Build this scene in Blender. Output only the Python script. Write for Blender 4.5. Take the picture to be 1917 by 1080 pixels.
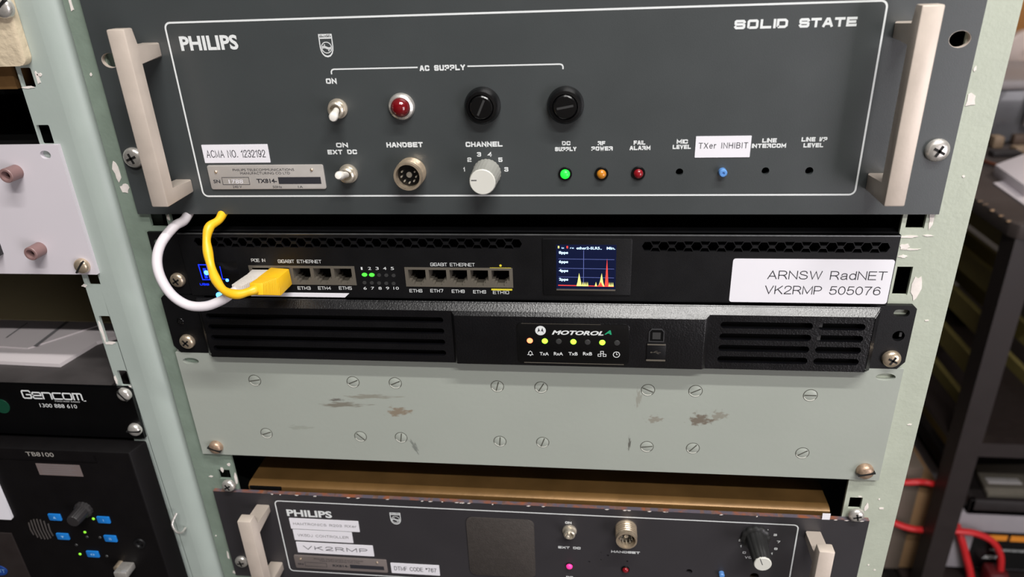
import bpy, bmesh, math, random
from mathutils import Vector, Matrix
from mathutils.geometry import tessellate_polygon
random.seed(7)
for _o in list(bpy.data.objects): bpy.data.objects.remove(_o)
COL = bpy.context.scene.collection
Z0 = 1250.0          # mm: height of the transmitter panel's lower edge above the floor
# ---------------------------------------------------------------- camera
FPX = 1351.05
CAM = (48.1, -408.6, 144.3)                      # mm, from the middle of the panel's lower edge
ROT = ((0.9937, -0.0119, 0.1117), (0.1061, 0.4271, -0.8980), (-0.0370, 0.9041, 0.4256))
cd = bpy.data.cameras.new('camera'); cam = bpy.data.objects.new('camera', cd); COL.objects.link(cam)
cd.sensor_width = 36; cd.lens = FPX / 1917 * 36; cd.clip_start = 0.01; cd.clip_end = 50
cam.matrix_world = Matrix.Translation((CAM[0]/1000, CAM[1]/1000, (CAM[2]+Z0)/1000)) @ Matrix(ROT).to_quaternion().to_matrix().to_4x4()
cd.dof.use_dof = True; cd.dof.focus_distance = 0.445; cd.dof.aperture_fstop = 8.0
bpy.context.scene.camera = cam
# ---------------------------------------------------------------- world, lights, exposure
w = bpy.data.worlds.new('world'); bpy.context.scene.world = w; w.use_nodes = True
w.node_tree.nodes['Background'].inputs[0].default_value = (.75, .85, 1, 1)
w.node_tree.nodes['Background'].inputs[1].default_value = 0.25
vs = bpy.context.scene.view_settings
vs.view_transform = 'Standard'; vs.look = 'None'; vs.gamma = 1; vs.exposure = 0.05; vs.use_curve_mapping = False
def area(name, loc, size, power, color, target):
    l = bpy.data.lights.new(name, 'AREA'); l.shape = 'RECTANGLE'; l.size, l.size_y = size
    l.energy = power; l.color = color
    o = bpy.data.objects.new(name, l); COL.objects.link(o); o.location = loc
    o.rotation_euler = (Vector(target)-Vector(loc)).to_track_quat('-Z', 'Y').to_euler()
    return o
area('tube_light', (0.45, -1.23, 2.56), (1.0, .04), 30, (1, .98, .95), (0.45, -1.23, 0))
area('tube_light', (0.45, -.63, 2.56), (1.0, .04), 25, (1, .98, .95), (0.45, -.63, 0))
area('sheen_light', (2.0, -2.0, .9), (1.1, 1.6), 31, (1, .95, 1), (0.25, 0, 1.25))  # added area light for the sheen at right; no window behind it
area('aisle_light', (1.9, 1.1, 2.5), (.5, .5), 14, (1, .93, .85), (1.9, 1.1, 0))

# ---------------------------------------------------------------- helpers
def A(u, v, Y=0.0):
    """the point (x, z) in mm of the upright plane at depth Y mm seen at pixel (u, v)"""
    r = (u-958.5, -(v-540.0), -FPX)
    d = [sum(ROT[i][k]*r[k] for k in range(3)) for i in range(3)]
    t = (Y-CAM[1])/d[1]
    return (CAM[0]+d[0]*t, CAM[2]+d[2]*t)
def PT(u, v, Y=0.0):
    x, z = A(u, v, Y); return (x, Y, z)
def AZ(u, v, z):
    r = (u-958.5, -(v-540.0), -FPX)
    d = [sum(ROT[i][k]*r[k] for k in range(3)) for i in range(3)]
    t = (z-CAM[2])/d[2]
    return (CAM[0]+d[0]*t, CAM[1]+d[1]*t, z)
def lin(c):
    c = c/255.0
    return c/12.92 if c <= .04045 else ((c+.055)/1.055)**2.4
def S(r, g, b): return (lin(r), lin(g), lin(b), 1)
ORG = {}
def tag(o, label=None, cat=None, group=None, kind=None):
    if label: o['label'] = label
    if cat: o['category'] = cat
    if group: o['group'] = group
    if kind: o['kind'] = kind
    return o
def thing(name, label, cat, loc, group=None):
    o = bpy.data.objects.new(name, None); COL.objects.link(o); o.empty_display_size = .02
    o.location = (loc[0]/1000, loc[1]/1000, (loc[2]+Z0)/1000); ORG[o] = Vector(loc)
    return tag(o, label, cat, group)
def box_pts(a, b):
    return (min(a[0], b[0]), max(a[0], b[0]), min(a[1], b[1]), max(a[1], b[1]))
def rrect(x0, x1, z0, z1, r=2, n=5, close=False):
    pts = []
    for cx, cz, a0 in ((x1-r, z1-r, 0), (x0+r, z1-r, 90), (x0+r, z0+r, 180), (x1-r, z0+r, 270)):
        for k in range(n+1):
            a = math.radians(a0+90*k/n); pts.append((cx+r*math.cos(a), cz+r*math.sin(a)))
    if close: pts.append(pts[0])
    return pts
def circ(x, z, r, n=20, rz=None, rot=0):
    rz = rz or r
    return [(x+r*math.cos(2*math.pi*k/n+rot), z+rz*math.sin(2*math.pi*k/n+rot)) for k in range(n)]
def catmull(P, n=8):
    P = [Vector(p) for p in P]; out = []
    Q = [P[0]*2-P[1]]+P+[P[-1]*2-P[-2]]
    for i in range(1, len(Q)-2):
        for k in range(n):
            t = k/n
            out.append(0.5*((2*Q[i])+(Q[i+1]-Q[i-1])*t+(2*Q[i-1]-5*Q[i]+4*Q[i+1]-Q[i+2])*t*t+(3*Q[i]-Q[i-1]-3*Q[i+1]+Q[i+2])*t**3))
    out.append(P[-1]); return out
class MB:
    def __init__(s): s.bm = bmesh.new()
    def hexa(s, p, bev=0, seg=2):
        """8 points: 4 of one end, 4 of the other"""
        v = [s.bm.verts.new(q) for q in p]
        fs = [s.bm.faces.new([v[i] for i in f]) for f in ((0,1,2,3),(7,6,5,4),(0,4,5,1),(1,5,6,2),(2,6,7,3),(3,7,4,0))]
        if bev:
            es = list({e for f in fs for e in f.edges})
            bmesh.ops.bevel(s.bm, geom=es, offset=bev, segments=seg, profile=.5, affect='EDGES', clamp_overlap=True)
        return s
    def box(s, x0, x1, y0, y1, z0, z1, bev=0, seg=2):
        x0, x1 = sorted((x0, x1)); y0, y1 = sorted((y0, y1)); z0, z1 = sorted((z0, z1))
        return s.hexa([(x0,y0,z0),(x1,y0,z0),(x1,y0,z1),(x0,y0,z1),(x0,y1,z0),(x1,y1,z0),(x1,y1,z1),(x0,y1,z1)], bev, seg)
    def prism(s, pts, a0, a1, axis='y', holes=(), bev=0, caps=(True, True)):
        """outline of (x,z) for axis y, (y,z) for axis x, (x,y) for axis z; a0, a1 its two ends"""
        def m(p, a):
            return {'y': (p[0], a, p[1]), 'x': (a, p[0], p[1]), 'z': (p[0], p[1], a)}[axis]
        loops = [list(pts)]+[list(h) for h in holes]
        L0 = [[s.bm.verts.new(m(p, a0)) for p in l] for l in loops]
        L1 = [[s.bm.verts.new(m(p, a1)) for p in l] for l in loops]
        fs = []
        if not holes:
            if caps[0]: fs.append(s.bm.faces.new(L0[0]))
            if caps[1]: fs.append(s.bm.faces.new(L1[0][::-1]))
        else:
            tri = tessellate_polygon([[Vector((p[0], p[1], 0)) for p in l] for l in loops])
            for L, on in ((L0, caps[0]), (L1, caps[1])):
                if not on: continue
                flat = [v for l in L for v in l]
                for t in tri:
                    try: fs.append(s.bm.faces.new([flat[i] for i in t]))
                    except ValueError: pass
        for l0, l1 in zip(L0, L1):
            n = len(l0)
            for i in range(n): fs.append(s.bm.faces.new((l0[i], l0[(i+1) % n], l1[(i+1) % n], l1[i])))
        if bev:
            es = list({e for f in fs for e in f.edges})
            bmesh.ops.bevel(s.bm, geom=es, offset=bev, segments=2, profile=.5, affect='EDGES', clamp_overlap=True)
        return s
    def flat(s, pts, y, holes=()):
        """a printed shape on an upright face"""
        loops = [list(pts)]+[list(h) for h in holes]
        vs = [s.bm.verts.new((p[0], y, p[1])) for l in loops for p in l]
        for t in tessellate_polygon([[Vector((p[0], p[1], 0)) for p in l] for l in loops]):
            try: s.bm.faces.new([vs[i] for i in t])
            except ValueError: pass
        return s
    def poly3(s, pts):
        s.bm.faces.new([s.bm.verts.new(p) for p in pts]); return s
    def lathe(s, o, prof, axis=(0, -1, 0), seg=32, flute=0, fn=0):
        """prof: (radius, distance along the axis) from point o"""
        q = Vector((0, 0, 1)).rotation_difference(Vector(axis).normalized())
        rings = []
        for r, h in prof:
            if r <= 1e-6: rings.append([s.bm.verts.new(Vector(o)+q @ Vector((0, 0, h)))]); continue
            ring = []
            for k in range(seg):
                a = 2*math.pi*k/seg; rr = r
                if flute and r > 0: rr = r*(1-flute*(1 if (k*fn//seg*2 != (2*k*fn)//seg) else 0))
                ring.append(s.bm.verts.new(Vector(o)+q @ Vector((rr*math.cos(a), rr*math.sin(a), h))))
            rings.append(ring)
        for a, b in zip(rings, rings[1:]):
            for k in range(seg):
                k2 = (k+1) % seg
                if len(a) == 1 and len(b) == 1: continue
                if len(a) == 1: f = (a[0], b[k], b[k2])
                elif len(b) == 1: f = (a[k], a[k2], b[0])
                else: f = (a[k], a[k2], b[k2], b[k])
                s.bm.faces.new(f)
        return s
    def tube(s, pts, rad, seg=12, caps=True):
        pts = [Vector(p) for p in pts]; n = len(pts)
        R = rad if isinstance(rad, (list, tuple)) else [rad]*n
        t = [(pts[min(i+1, n-1)]-pts[max(i-1, 0)]).normalized() for i in range(n)]
        up = Vector((0, 0, 1)) if abs(t[0].z) < .9 else Vector((1, 0, 0))
        nx = t[0].cross(up).normalized(); rings = []
        for i in range(n):
            nx = (nx-t[i]*nx.dot(t[i])).normalized(); ny = t[i].cross(nx)
            rings.append([s.bm.verts.new(pts[i]+(nx*math.cos(2*math.pi*k/seg)+ny*math.sin(2*math.pi*k/seg))*R[i]) for k in range(seg)])
        for a, b in zip(rings, rings[1:]):
            for k in range(seg): s.bm.faces.new((a[k], a[(k+1) % seg], b[(k+1) % seg], b[k]))
        if caps: s.bm.faces.new(rings[0][::-1]); s.bm.faces.new(rings[-1])
        return s
    def line(s, pts, wd, y, closed=False, cap=False):
        """a printed line of width wd on an upright face"""
        P = [Vector(p) for p in pts]
        if closed: P = P[:-1] if (P[0]-P[-1]).length < 1e-6 else P
        if cap and (P[0]-P[-1]).length > 1e-4:
            P[0] = P[0]+(P[0]-P[1]).normalized()*wd/2; P[-1] = P[-1]+(P[-1]-P[-2]).normalized()*wd/2
        n = len(P); L = []; Rr = []
        for i in range(n):
            a = P[i-1] if (i > 0 or closed) else None; b = P[(i+1) % n] if (i < n-1 or closed) else None
            d1 = (P[i]-a).normalized() if a is not None else None; d2 = (b-P[i]).normalized() if b is not None else None
            if d1 is None: d1 = d2
            if d2 is None: d2 = d1
            n1 = Vector((-d1.y, d1.x)); n2 = Vector((-d2.y, d2.x)); m = n1+n2
            if m.length < 1e-4: m = n1
            m.normalize(); k = wd/2/max(.45, m.dot(n1))
            L.append(s.bm.verts.new((P[i].x+m.x*k, y, P[i].y+m.y*k))); Rr.append(s.bm.verts.new((P[i].x-m.x*k, y, P[i].y-m.y*k)))
        for i in range(n if closed else n-1):
            j = (i+1) % n; s.bm.faces.new((L[i], L[j], Rr[j], Rr[i]))
        return s
    def build(s, name, mat, parent=None, smooth=True, label=None, kind=None):
        bm = s.bm; o3 = ORG.get(parent, Vector((0, 0, -Z0)))
        bmesh.ops.recalc_face_normals(bm, faces=bm.faces)
        for v in bm.verts: v.co = (v.co-o3)/1000
        for f in bm.faces: f.smooth = smooth
        for e in bm.edges:
            if len(e.link_faces) == 2 and e.calc_face_angle(0) > .6: e.smooth = False
        me = bpy.data.meshes.new(name); bm.to_mesh(me); bm.free()
        me.materials.append(mat); ob = bpy.data.objects.new(name, me); COL.objects.link(ob)
        if parent is not None: ob.parent = parent
        ORG[ob] = o3
        return tag(ob, label, None, None, kind)
    def text(s, body, p0, p1, h, y, bold=0, shear=0, sp=1.0, align='fit'):
        """lettering between p0 and p1 (x,z: start and end of the base line), capitals h mm high"""
        cu = bpy.data.curves.new('t', 'FONT'); cu.body = body; cu.size = 1; cu.offset = bold; cu.shear = shear; cu.space_character = sp
        cu.resolution_u = 3
        ob = bpy.data.objects.new('t', cu); COL.objects.link(ob)
        dg = bpy.context.evaluated_depsgraph_get(); me = bpy.data.meshes.new_from_object(ob.evaluated_get(dg))
        bpy.data.objects.remove(ob)
        xs = [v.co.x for v in me.vertices]
        if not xs: return s
        x0, x1 = min(xs), max(xs); p0 = Vector(p0); p1 = Vector(p1); d = p1-p0; sc = d.length/(x1-x0); ca = h/.727
        d.normalize(); n = Vector((-d.y, d.x)); vs = []
        for v in me.vertices:
            q = p0+d*((v.co.x-x0)*sc)+n*(v.co.y*ca); vs.append(s.bm.verts.new((q.x, y, q.y)))
        for f in me.polygons:
            try: s.bm.faces.new([vs[i] for i in f.vertices])
            except ValueError: pass
        bpy.data.meshes.remove(me); return s
    def squared(s, body, p0, p1, h, wd, y, gap=.28, slant=0):
        """wide squared lettering drawn with lines"""
        W = {' ': .75, 'I': .12, '1': .35, '/': .6, 'i': .12, '.': .12, 'M': 1.15, 'W': 1.2}
        gap *= .5
        tot = sum(W.get(c, 1) for c in body)+gap*(len(body)-1)
        p0 = Vector(p0); p1 = Vector(p1); d = p1-p0; lw = d.length/tot; d.normalize(); n = Vector((-d.y, d.x)); x = 0
        for c in body:
            cw = W.get(c, 1)
            for ip, pl in enumerate(GL.get(c, ())):
                q = []
                for px, pz in pl:
                    gx = x+(px*cw if c not in 'I1i.' else px*cw)
                    v = p0+d*(x*lw+wd*.5+max(0, cw*lw-wd)*px+slant*pz*h)+n*(pz*h*(1-wd/h)+wd/2); q.append((v.x, v.y))
                s.line(q, wd, y-.03*(ip % 3), cap=True)
            x += cw+gap
        return s
c_ = .16
GL = {'A': [((0,0),(.38,1),(.62,1),(1,0)), ((.16,.3),(.84,.3))], 'B': [((0,0),(.85,0),(1,.12),(1,.4),(.85,.52),(.85,.52),(.95,.62),(.95,.9),(.85,1),(0,1),(0,0)), ((0,.52),(.85,.52))],
 'C': [((1,.2),(1,.1),(.9,0),(.1,0),(0,.12),(0,.88),(.1,1),(.9,1),(1,.88),(1,.8))], 'D': [((0,0),(.8,0),(1,.2),(1,.8),(.8,1),(0,1),(0,0))],
 'E': [((1,0),(0,0),(0,1),(1,1)), ((0,.5),(.9,.5))], 'F': [((0,0),(0,1),(1,1)), ((0,.48),(.85,.48))],
 'G': [((1,.85),(.9,1),(.1,1),(0,.88),(0,.12),(.1,0),(.9,0),(1,.12),(1,.48),(.5,.48))], 'H': [((0,0),(0,1)), ((1,0),(1,1)), ((0,.5),(1,.5))],
 'I': [((.5,0),(.5,1))], 'J': [((1,1),(1,.12),(.9,0),(.1,0),(0,.12),(0,.3))], 'K': [((0,0),(0,1)), ((.95,1),(.1,.5),(1,0))], 'L': [((0,1),(0,0),(1,0))],
 'M': [((0,0),(0,1),(.5,.3),(1,1),(1,0))], 'N': [((0,0),(0,1),(1,0),(1,1))], 'O': [((.1,0),(.9,0),(1,.12),(1,.88),(.9,1),(.1,1),(0,.88),(0,.12),(.1,0))],
 'P': [((0,0),(0,1),(.9,1),(1,.88),(1,.52),(.9,.4),(0,.4))], 'Q': [((.1,0),(.9,0),(1,.12),(1,.88),(.9,1),(.1,1),(0,.88),(0,.12),(.1,0)), ((.6,.3),(1,0))],
 'R': [((0,0),(0,1),(.9,1),(1,.88),(1,.55),(.9,.45),(0,.45)), ((.7,.45),(1,.25),(1,0))], 'S': [((0,.15),(.1,0),(.9,0),(1,.12),(1,.42),(.9,.52),(.1,.52),(0,.62),(0,.9),(.1,1),(.9,1),(1,.85))],
 'T': [((0,1),(1,1)), ((.5,1),(.5,0))], 'U': [((0,1),(0,.12),(.1,0),(.9,0),(1,.12),(1,1))], 'V': [((0,1),(.5,0),(1,1))], 'W': [((0,1),(.25,0),(.5,.8),(.75,0),(1,1))],
 'X': [((0,0),(1,1)), ((0,1),(1,0))], 'Y': [((0,1),(.5,.45),(1,1)), ((.5,.45),(.5,0))], 'Z': [((0,1),(1,1),(0,0),(1,0))], '/': [((0,0),(1,1))],
 '0': [((.1,0),(.9,0),(1,.12),(1,.88),(.9,1),(.1,1),(0,.88),(0,.12),(.1,0))], '1': [((0,.75),(.8,1),(.8,0))], '2': [((0,.85),(.1,1),(.9,1),(1,.88),(1,.62),(.9,.52),(.1,.48),(0,.38),(0,0),(1,0))],
 '3': [((0,.9),(.1,1),(.9,1),(1,.88),(1,.62),(.85,.52),(1,.4),(1,.12),(.9,0),(.1,0),(0,.1)), ((.3,.52),(.85,.52))], '4': [((.8,0),(.8,1),(0,.32),(1,.32))],
 '5': [((1,1),(0,1),(0,.55),(.9,.55),(1,.45),(1,.12),(.9,0),(.1,0),(0,.12))], '6': [((1,.88),(.9,1),(.1,1),(0,.88),(0,.12),(.1,0),(.9,0),(1,.12),(1,.42),(.9,.54),(0,.54))],
 '7': [((0,1),(1,1),(1,.85),(.45,0))], '8': [((.1,0),(.9,0),(1,.12),(1,.88),(.9,1),(.1,1),(0,.88),(0,.12),(.1,0)), ((0,.52),(1,.52))], '9': [((0,.12),(.1,0),(.9,0),(1,.12),(1,.88),(.9,1),(.1,1),(0,.88),(0,.55),(.1,.46),(1,.46))],
 'e': [((1,0),(.1,0),(0,.1),(0,.7),(.1,.8),(.9,.8),(1,.7),(1,.4),(0,.4))], 'n': [((0,0),(0,.8),(.85,.8),(1,.68),(1,0))], 'c': [((1,.8),(.1,.8),(0,.7),(0,.1),(.1,0),(1,0))],
 'o': [((.1,0),(.9,0),(1,.1),(1,.7),(.9,.8),(.1,.8),(0,.7),(0,.1),(.1,0))], 'm': [((0,0),(0,.8),(.9,.8),(1,.7),(1,0)), ((.5,.8),(.5,0))], '-': [((0,.5),(1,.5))], '.': [((0,0),(.6,0))]}
def _cm(p, n=4): return [(v.x, v.y) for v in catmull([(a, b, 0) for a, b in p], n)]
def _el(cx, cz, rx, rz, a0=0, a1=360, n=24): return [(cx+rx*math.cos(math.radians(a0+(a1-a0)*k/n)), cz+rz*math.sin(math.radians(a0+(a1-a0)*k/n))) for k in range(n+1)]
_six = [(.55, .84), (.35, 1), (.12, .85), (.03, .5), (.08, .14), (.3, 0), (.53, .1), (.58, .33), (.48, .56), (.3, .63), (.1, .53), (.04, .38)]
RG = {'A': (.7, [[(0, 0), (.35, 1), (.7, 0)], [(.12, .33), (.58, .33)]]), 'C': (.72, [_el(.4, .5, .38, .5, 42, 318)]), 'D': (.68, [[(0, 0), (0, 1), (.3, 1)]+_el(.3, .5, .36, .5, 88, -88, 14)+[(.3, 0), (0, 0)]]),
 'E': (.58, [[(.58, 0), (0, 0), (0, 1), (.57, 1)], [(0, .53), (.53, .53)]]), 'F': (.54, [[(0, 0), (0, 1), (.54, 1)], [(0, .52), (.46, .52)]]), 'H': (.64, [[(0, 0), (0, 1)], [(.64, 0), (.64, 1)], [(0, .53), (.64, .53)]]),
 'I': (.06, [[(.03, 0), (.03, 1)]]), 'J': (.48, [[(.44, 1), (.44, .3)]+_el(.23, .24, .21, .24, 0, -180, 10)]), 'K': (.64, [[(0, 0), (0, 1)], [(.6, 1), (0, .38)], [(.22, .6), (.64, 0)]]), 'L': (.52, [[(0, 1), (0, 0), (.52, 0)]]),
 'M': (.8, [[(0, 0), (0, 1), (.4, .08), (.8, 1), (.8, 0)]]), 'N': (.66, [[(0, 0), (0, 1), (.66, 0), (.66, 1)]]), 'O': (.78, [_el(.39, .5, .39, .5)]), 'B': (.62, [[(0, 0), (0, 1), (.34, 1)]+_el(.34, .77, .23, .23, 88, -88, 10)+[(.34, .54), (0, .54)], [(.34, .54)]+_el(.36, .27, .26, .27, 88, -88, 10)+[(.34, 0), (0, 0)]]),
 'P': (.62, [[(0, 0), (0, 1), (.34, 1)]+_el(.34, .72, .27, .28, 88, -88, 12)+[(.34, .44), (0, .44)]]), 'R': (.66, [[(0, 0), (0, 1), (.36, 1)]+_el(.36, .73, .27, .27, 88, -88, 12)+[(.34, .46), (0, .46)], [(.36, .46), (.54, .3), (.66, 0)]]),
 'S': (.66, [_cm([(.6, .76), (.53, .93), (.33, 1), (.12, .92), (.05, .74), (.16, .59), (.4, .5), (.6, .4), (.65, .24), (.56, .06), (.33, 0), (.1, .07), (0, .26)])]),
 'T': (.64, [[(0, 1), (.64, 1)], [(.32, 1), (.32, 0)]]), 'U': (.64, [[(0, 1), (0, .3)]+_el(.32, .3, .32, .3, 182, 358, 12)+[(.64, .3), (.64, 1)]]), 'V': (.68, [[(0, 1), (.34, 0), (.68, 1)]]), 'W': (.96, [[(0, 1), (.24, 0), (.48, .96), (.72, 0), (.96, 1)]]),
 'X': (.66, [[(0, 0), (.64, 1)], [(.02, 1), (.66, 0)]]), 'Y': (.66, [[(0, 1), (.33, .45), (.66, 1)], [(.33, .45), (.33, 0)]]),
 '0': (.56, [_el(.28, .5, .28, .5)]), '1': (.3, [[(0, .76), (.16, .84), (.28, 1), (.28, 0)]]), '2': (.58, [_cm([(.02, .7), (.08, .92), (.3, 1), (.52, .92), (.56, .72), (.44, .48), (.18, .24), (0, .02)])+[(0, 0), (.58, 0)]]),
 '3': (.56, [_cm([(.02, .76), (.1, .94), (.28, 1), (.48, .93), (.53, .76), (.44, .58), (.24, .53)]), _cm([(.24, .53), (.48, .47), (.57, .28), (.48, .07), (.27, 0), (.08, .06), (0, .24)])]),
 '4': (.6, [[(.44, 0), (.44, 1), (0, .3), (.6, .3)]]), '5': (.56, [[(.52, 1), (.11, 1), (.04, .5)]+_cm([(.05, .5), (.26, .63), (.48, .55), (.56, .32), (.48, .08), (.26, 0), (.08, .06), (0, .22)])]),
 '6': (.58, [_cm(_six)]), '7': (.56, [[(0, 1), (.56, 1), (.3, .5), (.2, 0)]]), '8': (.56, [_el(.28, .76, .22, .24), _el(.28, .26, .28, .26)]), '9': (.58, [[(.6-x, 1-z) for x, z in _cm(_six)]]),
 'a': (.5, [_cm([(.04, .52), (.12, .68), (.28, .73), (.44, .66), (.46, .48), (.46, .14), (.5, .0)]), _cm([(.46, .42), (.2, .38), (.03, .28), (.02, .12), (.12, .01), (.3, .02), (.46, .16)])]), 'd': (.5, [[(.5, 0), (.5, 1)], _el(.26, .36, .25, .36)]),
 'e': (.52, [[(.02, .4), (.51, .4)]+_el(.265, .37, .25, .36, 5, 318, 18)]), 'r': (.3, [[(0, 0), (0, .72)], _cm([(0, .42), (.06, .62), (.18, .71), (.3, .7)])]), 'x': (.46, [[(0, 0), (.44, .72)], [(.02, .72), (.46, 0)]]),
 '.': (.1, [[(.0, .05), (.1, .05)]]), '*': (.34, [[(.17, 1), (.17, .62)], [(0, .9), (.34, .72)], [(0, .72), (.34, .9)]]), ' ': (.36, [])}
def rtext(mb, t, p0, p1, h, wd, y, gap=.2):
    tot = sum(RG[c][0] for c in t)+gap*(len(t)-1); sx = (p1[0]-p0[0])/tot; x = 0
    for c in t:
        for ip, pl in enumerate(RG[c][1]): mb.line([(p0[0]+(x+a)*sx, p0[1]+wd/2+b*(h-wd)) for a, b in pl], wd, y-.03*(ip % 3), cap=True)
        x += RG[c][0]+gap
# ---------------------------------------------------------------- materials
def mat(name, col, rough=.5, metal=0, var=.06, vscale=60, bump=0, bscale=600, spots=(), emit=None, es=1, spec=.5, coat=0, alpha=None, trans=0, rvar=.08, col2=None):
    m = bpy.data.materials.new(name); m.use_nodes = True; nt = m.node_tree; N = nt.nodes; L = nt.links
    b = N['Principled BSDF']; geo = N.new('ShaderNodeNewGeometry')
    no = N.new('ShaderNodeTexNoise'); no.inputs['Scale'].default_value = vscale; no.inputs['Detail'].default_value = 5
    L.new(geo.outputs['Position'], no.inputs['Vector'])
    mx = N.new('ShaderNodeMix'); mx.data_type = 'RGBA'; L.new(no.outputs['Fac'], mx.inputs[0])
    lo = tuple(max(0, c*(1-2*var)) for c in col[:3])+(1,); hi = tuple(min(1, c*(1+2*var)) for c in col[:3])+(1,)
    mx.inputs[6].default_value = lo; mx.inputs[7].default_value = hi
    if col2:
        rp = N.new('ShaderNodeMath'); rp.operation = 'MULTIPLY_ADD'; rp.use_clamp = True; rp.inputs[1].default_value = 6; rp.inputs[2].default_value = -2.7; L.new(no.outputs['Fac'], rp.inputs[0]); L.new(rp.outputs[0], mx.inputs[0])
        mx.inputs[6].default_value = col; mx.inputs[7].default_value = col2
    out = mx.outputs[2]
    for (x, z, rx, rz, ang, sc, stn, amt) in spots:     # worn or stained patches of their own shape
        mp = N.new('ShaderNodeMapping'); mp.vector_type = 'TEXTURE'
        mp.inputs['Location'].default_value = (x/1000, 0, (z+Z0)/1000); mp.inputs['Rotation'].default_value = (0, math.radians(ang), 0)
        mp.inputs['Scale'].default_value = (rx/1000, 1, rz/1000); L.new(geo.outputs['Position'], mp.inputs['Vector'])
        sp = N.new('ShaderNodeSeparateXYZ'); L.new(mp.outputs[0], sp.inputs[0])
        cb = N.new('ShaderNodeCombineXYZ'); L.new(sp.outputs[0], cb.inputs[0]); L.new(sp.outputs[2], cb.inputs[2])
        ln = N.new('ShaderNodeVectorMath'); ln.operation = 'LENGTH'; L.new(cb.outputs[0], ln.inputs[0])
        n2 = N.new('ShaderNodeTexNoise'); n2.inputs['Scale'].default_value = sc; n2.inputs['Detail'].default_value = 6; L.new(mp.outputs[0], n2.inputs['Vector'])
        ad = N.new('ShaderNodeMath'); ad.operation = 'MULTIPLY_ADD'; ad.inputs[1].default_value = 2.6; L.new(n2.outputs['Fac'], ad.inputs[0]); 
        sb = N.new('ShaderNodeMath'); sb.operation = 'SUBTRACT'; sb.inputs[0].default_value = -.62; L.new(ln.outputs['Value'], sb.inputs[1]); L.new(sb.outputs[0], ad.inputs[2])
        ml = N.new('ShaderNodeMath'); ml.operation = 'MULTIPLY'; ml.use_clamp = True; ml.inputs[1].default_value = 3; L.new(ad.outputs[0], ml.inputs[0])
        m3 = N.new('ShaderNodeMath'); m3.operation = 'MULTIPLY'; m3.inputs[1].default_value = amt; L.new(ml.outputs[0], m3.inputs[0])
        mm = N.new('ShaderNodeMix'); mm.data_type = 'RGBA'; L.new(m3.outputs[0], mm.inputs[0]); L.new(out, mm.inputs[6]); mm.inputs[7].default_value = stn; out = mm.outputs[2]
    L.new(out, b.inputs['Base Color'])
    b.inputs['Roughness'].default_value = rough; b.inputs['Metallic'].default_value = metal; b.inputs['Specular IOR Level'].default_value = spec
    b.inputs['Coat Weight'].default_value = coat; b.inputs['Transmission Weight'].default_value = trans
    if rvar:
        mr = N.new('ShaderNodeMath'); mr.operation = 'MULTIPLY_ADD'; mr.inputs[1].default_value = rvar*2; mr.inputs[2].default_value = rough-rvar
        L.new(no.outputs['Fac'], mr.inputs[0]); L.new(mr.outputs[0], b.inputs['Roughness'])
    if bump:
        n3 = N.new('ShaderNodeTexNoise'); n3.inputs['Scale'].default_value = bscale; n3.inputs['Detail'].default_value = 3; L.new(geo.outputs['Position'], n3.inputs['Vector'])
        bp = N.new('ShaderNodeBump'); bp.inputs['Strength'].default_value = bump; bp.inputs['Distance'].default_value = .0006
        L.new(n3.outputs['Fac'], bp.inputs['Height']); L.new(bp.outputs[0], b.inputs['Normal'])
    if emit: b.inputs['Emission Color'].default_value = emit; b.inputs['Emission Strength'].default_value = es
    return m
PNL = mat('grey_panel_paint', S(60, 64, 65), .36, spec=.75, var=.04, vscale=25, bump=.06, bscale=1500)
RXP = mat('charcoal_panel_paint', S(46, 44, 47), .5, var=.05, vscale=25, bump=.06, bscale=1500)
WHP = mat('white_print', S(215, 218, 218), .6, var=0, rvar=0)
STK = mat('white_sticker', S(226, 224, 230), .45, var=.01, rvar=0)
INK = mat('black_ink', S(40, 40, 46), .6, var=0, rvar=0)
GINK = mat('grey_ink_and_gap_shade', S(120, 118, 120), .6, var=0, rvar=0)
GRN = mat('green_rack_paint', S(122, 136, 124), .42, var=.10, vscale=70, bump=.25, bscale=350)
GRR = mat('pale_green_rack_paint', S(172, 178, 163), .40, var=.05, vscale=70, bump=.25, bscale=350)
SDP = mat('unlit_side_panel', S(26, 29, 27), .6, var=.05)  # unlit rack interior put into the panel colour as near-black
GRL = mat('grey_green_rack_paint', S(159, 169, 163), .40, var=.02, vscale=50, bump=.1, bscale=350)
BROWN = S(92, 74, 58)
def spot(u, v, ru, rv, ang, sc, stn, amt):
    x, z = A(u, v); return (x, z, ru/2.7, rv/2.1, ang, sc, stn, amt)
BLK = mat('blank_panel_paint', S(157, 162, 154), .33, var=.03, vscale=14, bump=.12, bscale=300, spots=[
    spot(640, 757, 60, 7, 0, 1.6, S(110, 104, 92), .8), spot(690, 742, 70, 6, 0, 1.8, S(118, 112, 98), .6), spot(745, 770, 34, 12, 0, 2.2, S(120, 98, 74), .7), spot(630, 748, 22, 3.5, 0, 1.4, S(90, 84, 78), .8),
    spot(1310, 785, 30, 15, 10, 2.2, BROWN, .75), spot(1225, 785, 20, 9, 0, 2.5, S(120, 110, 96), .6), spot(1195, 745, 8, 22, 0, 2.5, S(125, 120, 108), .5), spot(1345, 778, 22, 12, 0, 2.6, S(120, 112, 98), .6),
    spot(775, 835, 7, 20, -25, 2.0, S(96, 100, 96), .7), spot(1178, 830, 4, 18, 0, 2.6, S(70, 66, 60), .8), spot(560, 800, 40, 6, 0, 2.5, S(140, 144, 134), .6)])
HND = mat('satin_aluminium', S(204, 191, 179), .42, metal=.25, var=.06, vscale=90, bump=.08, bscale=500)
NKL = mat('nickel', S(205, 196, 180), .3, metal=.7, var=.08, vscale=200, bump=.1, bscale=900)
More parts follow.
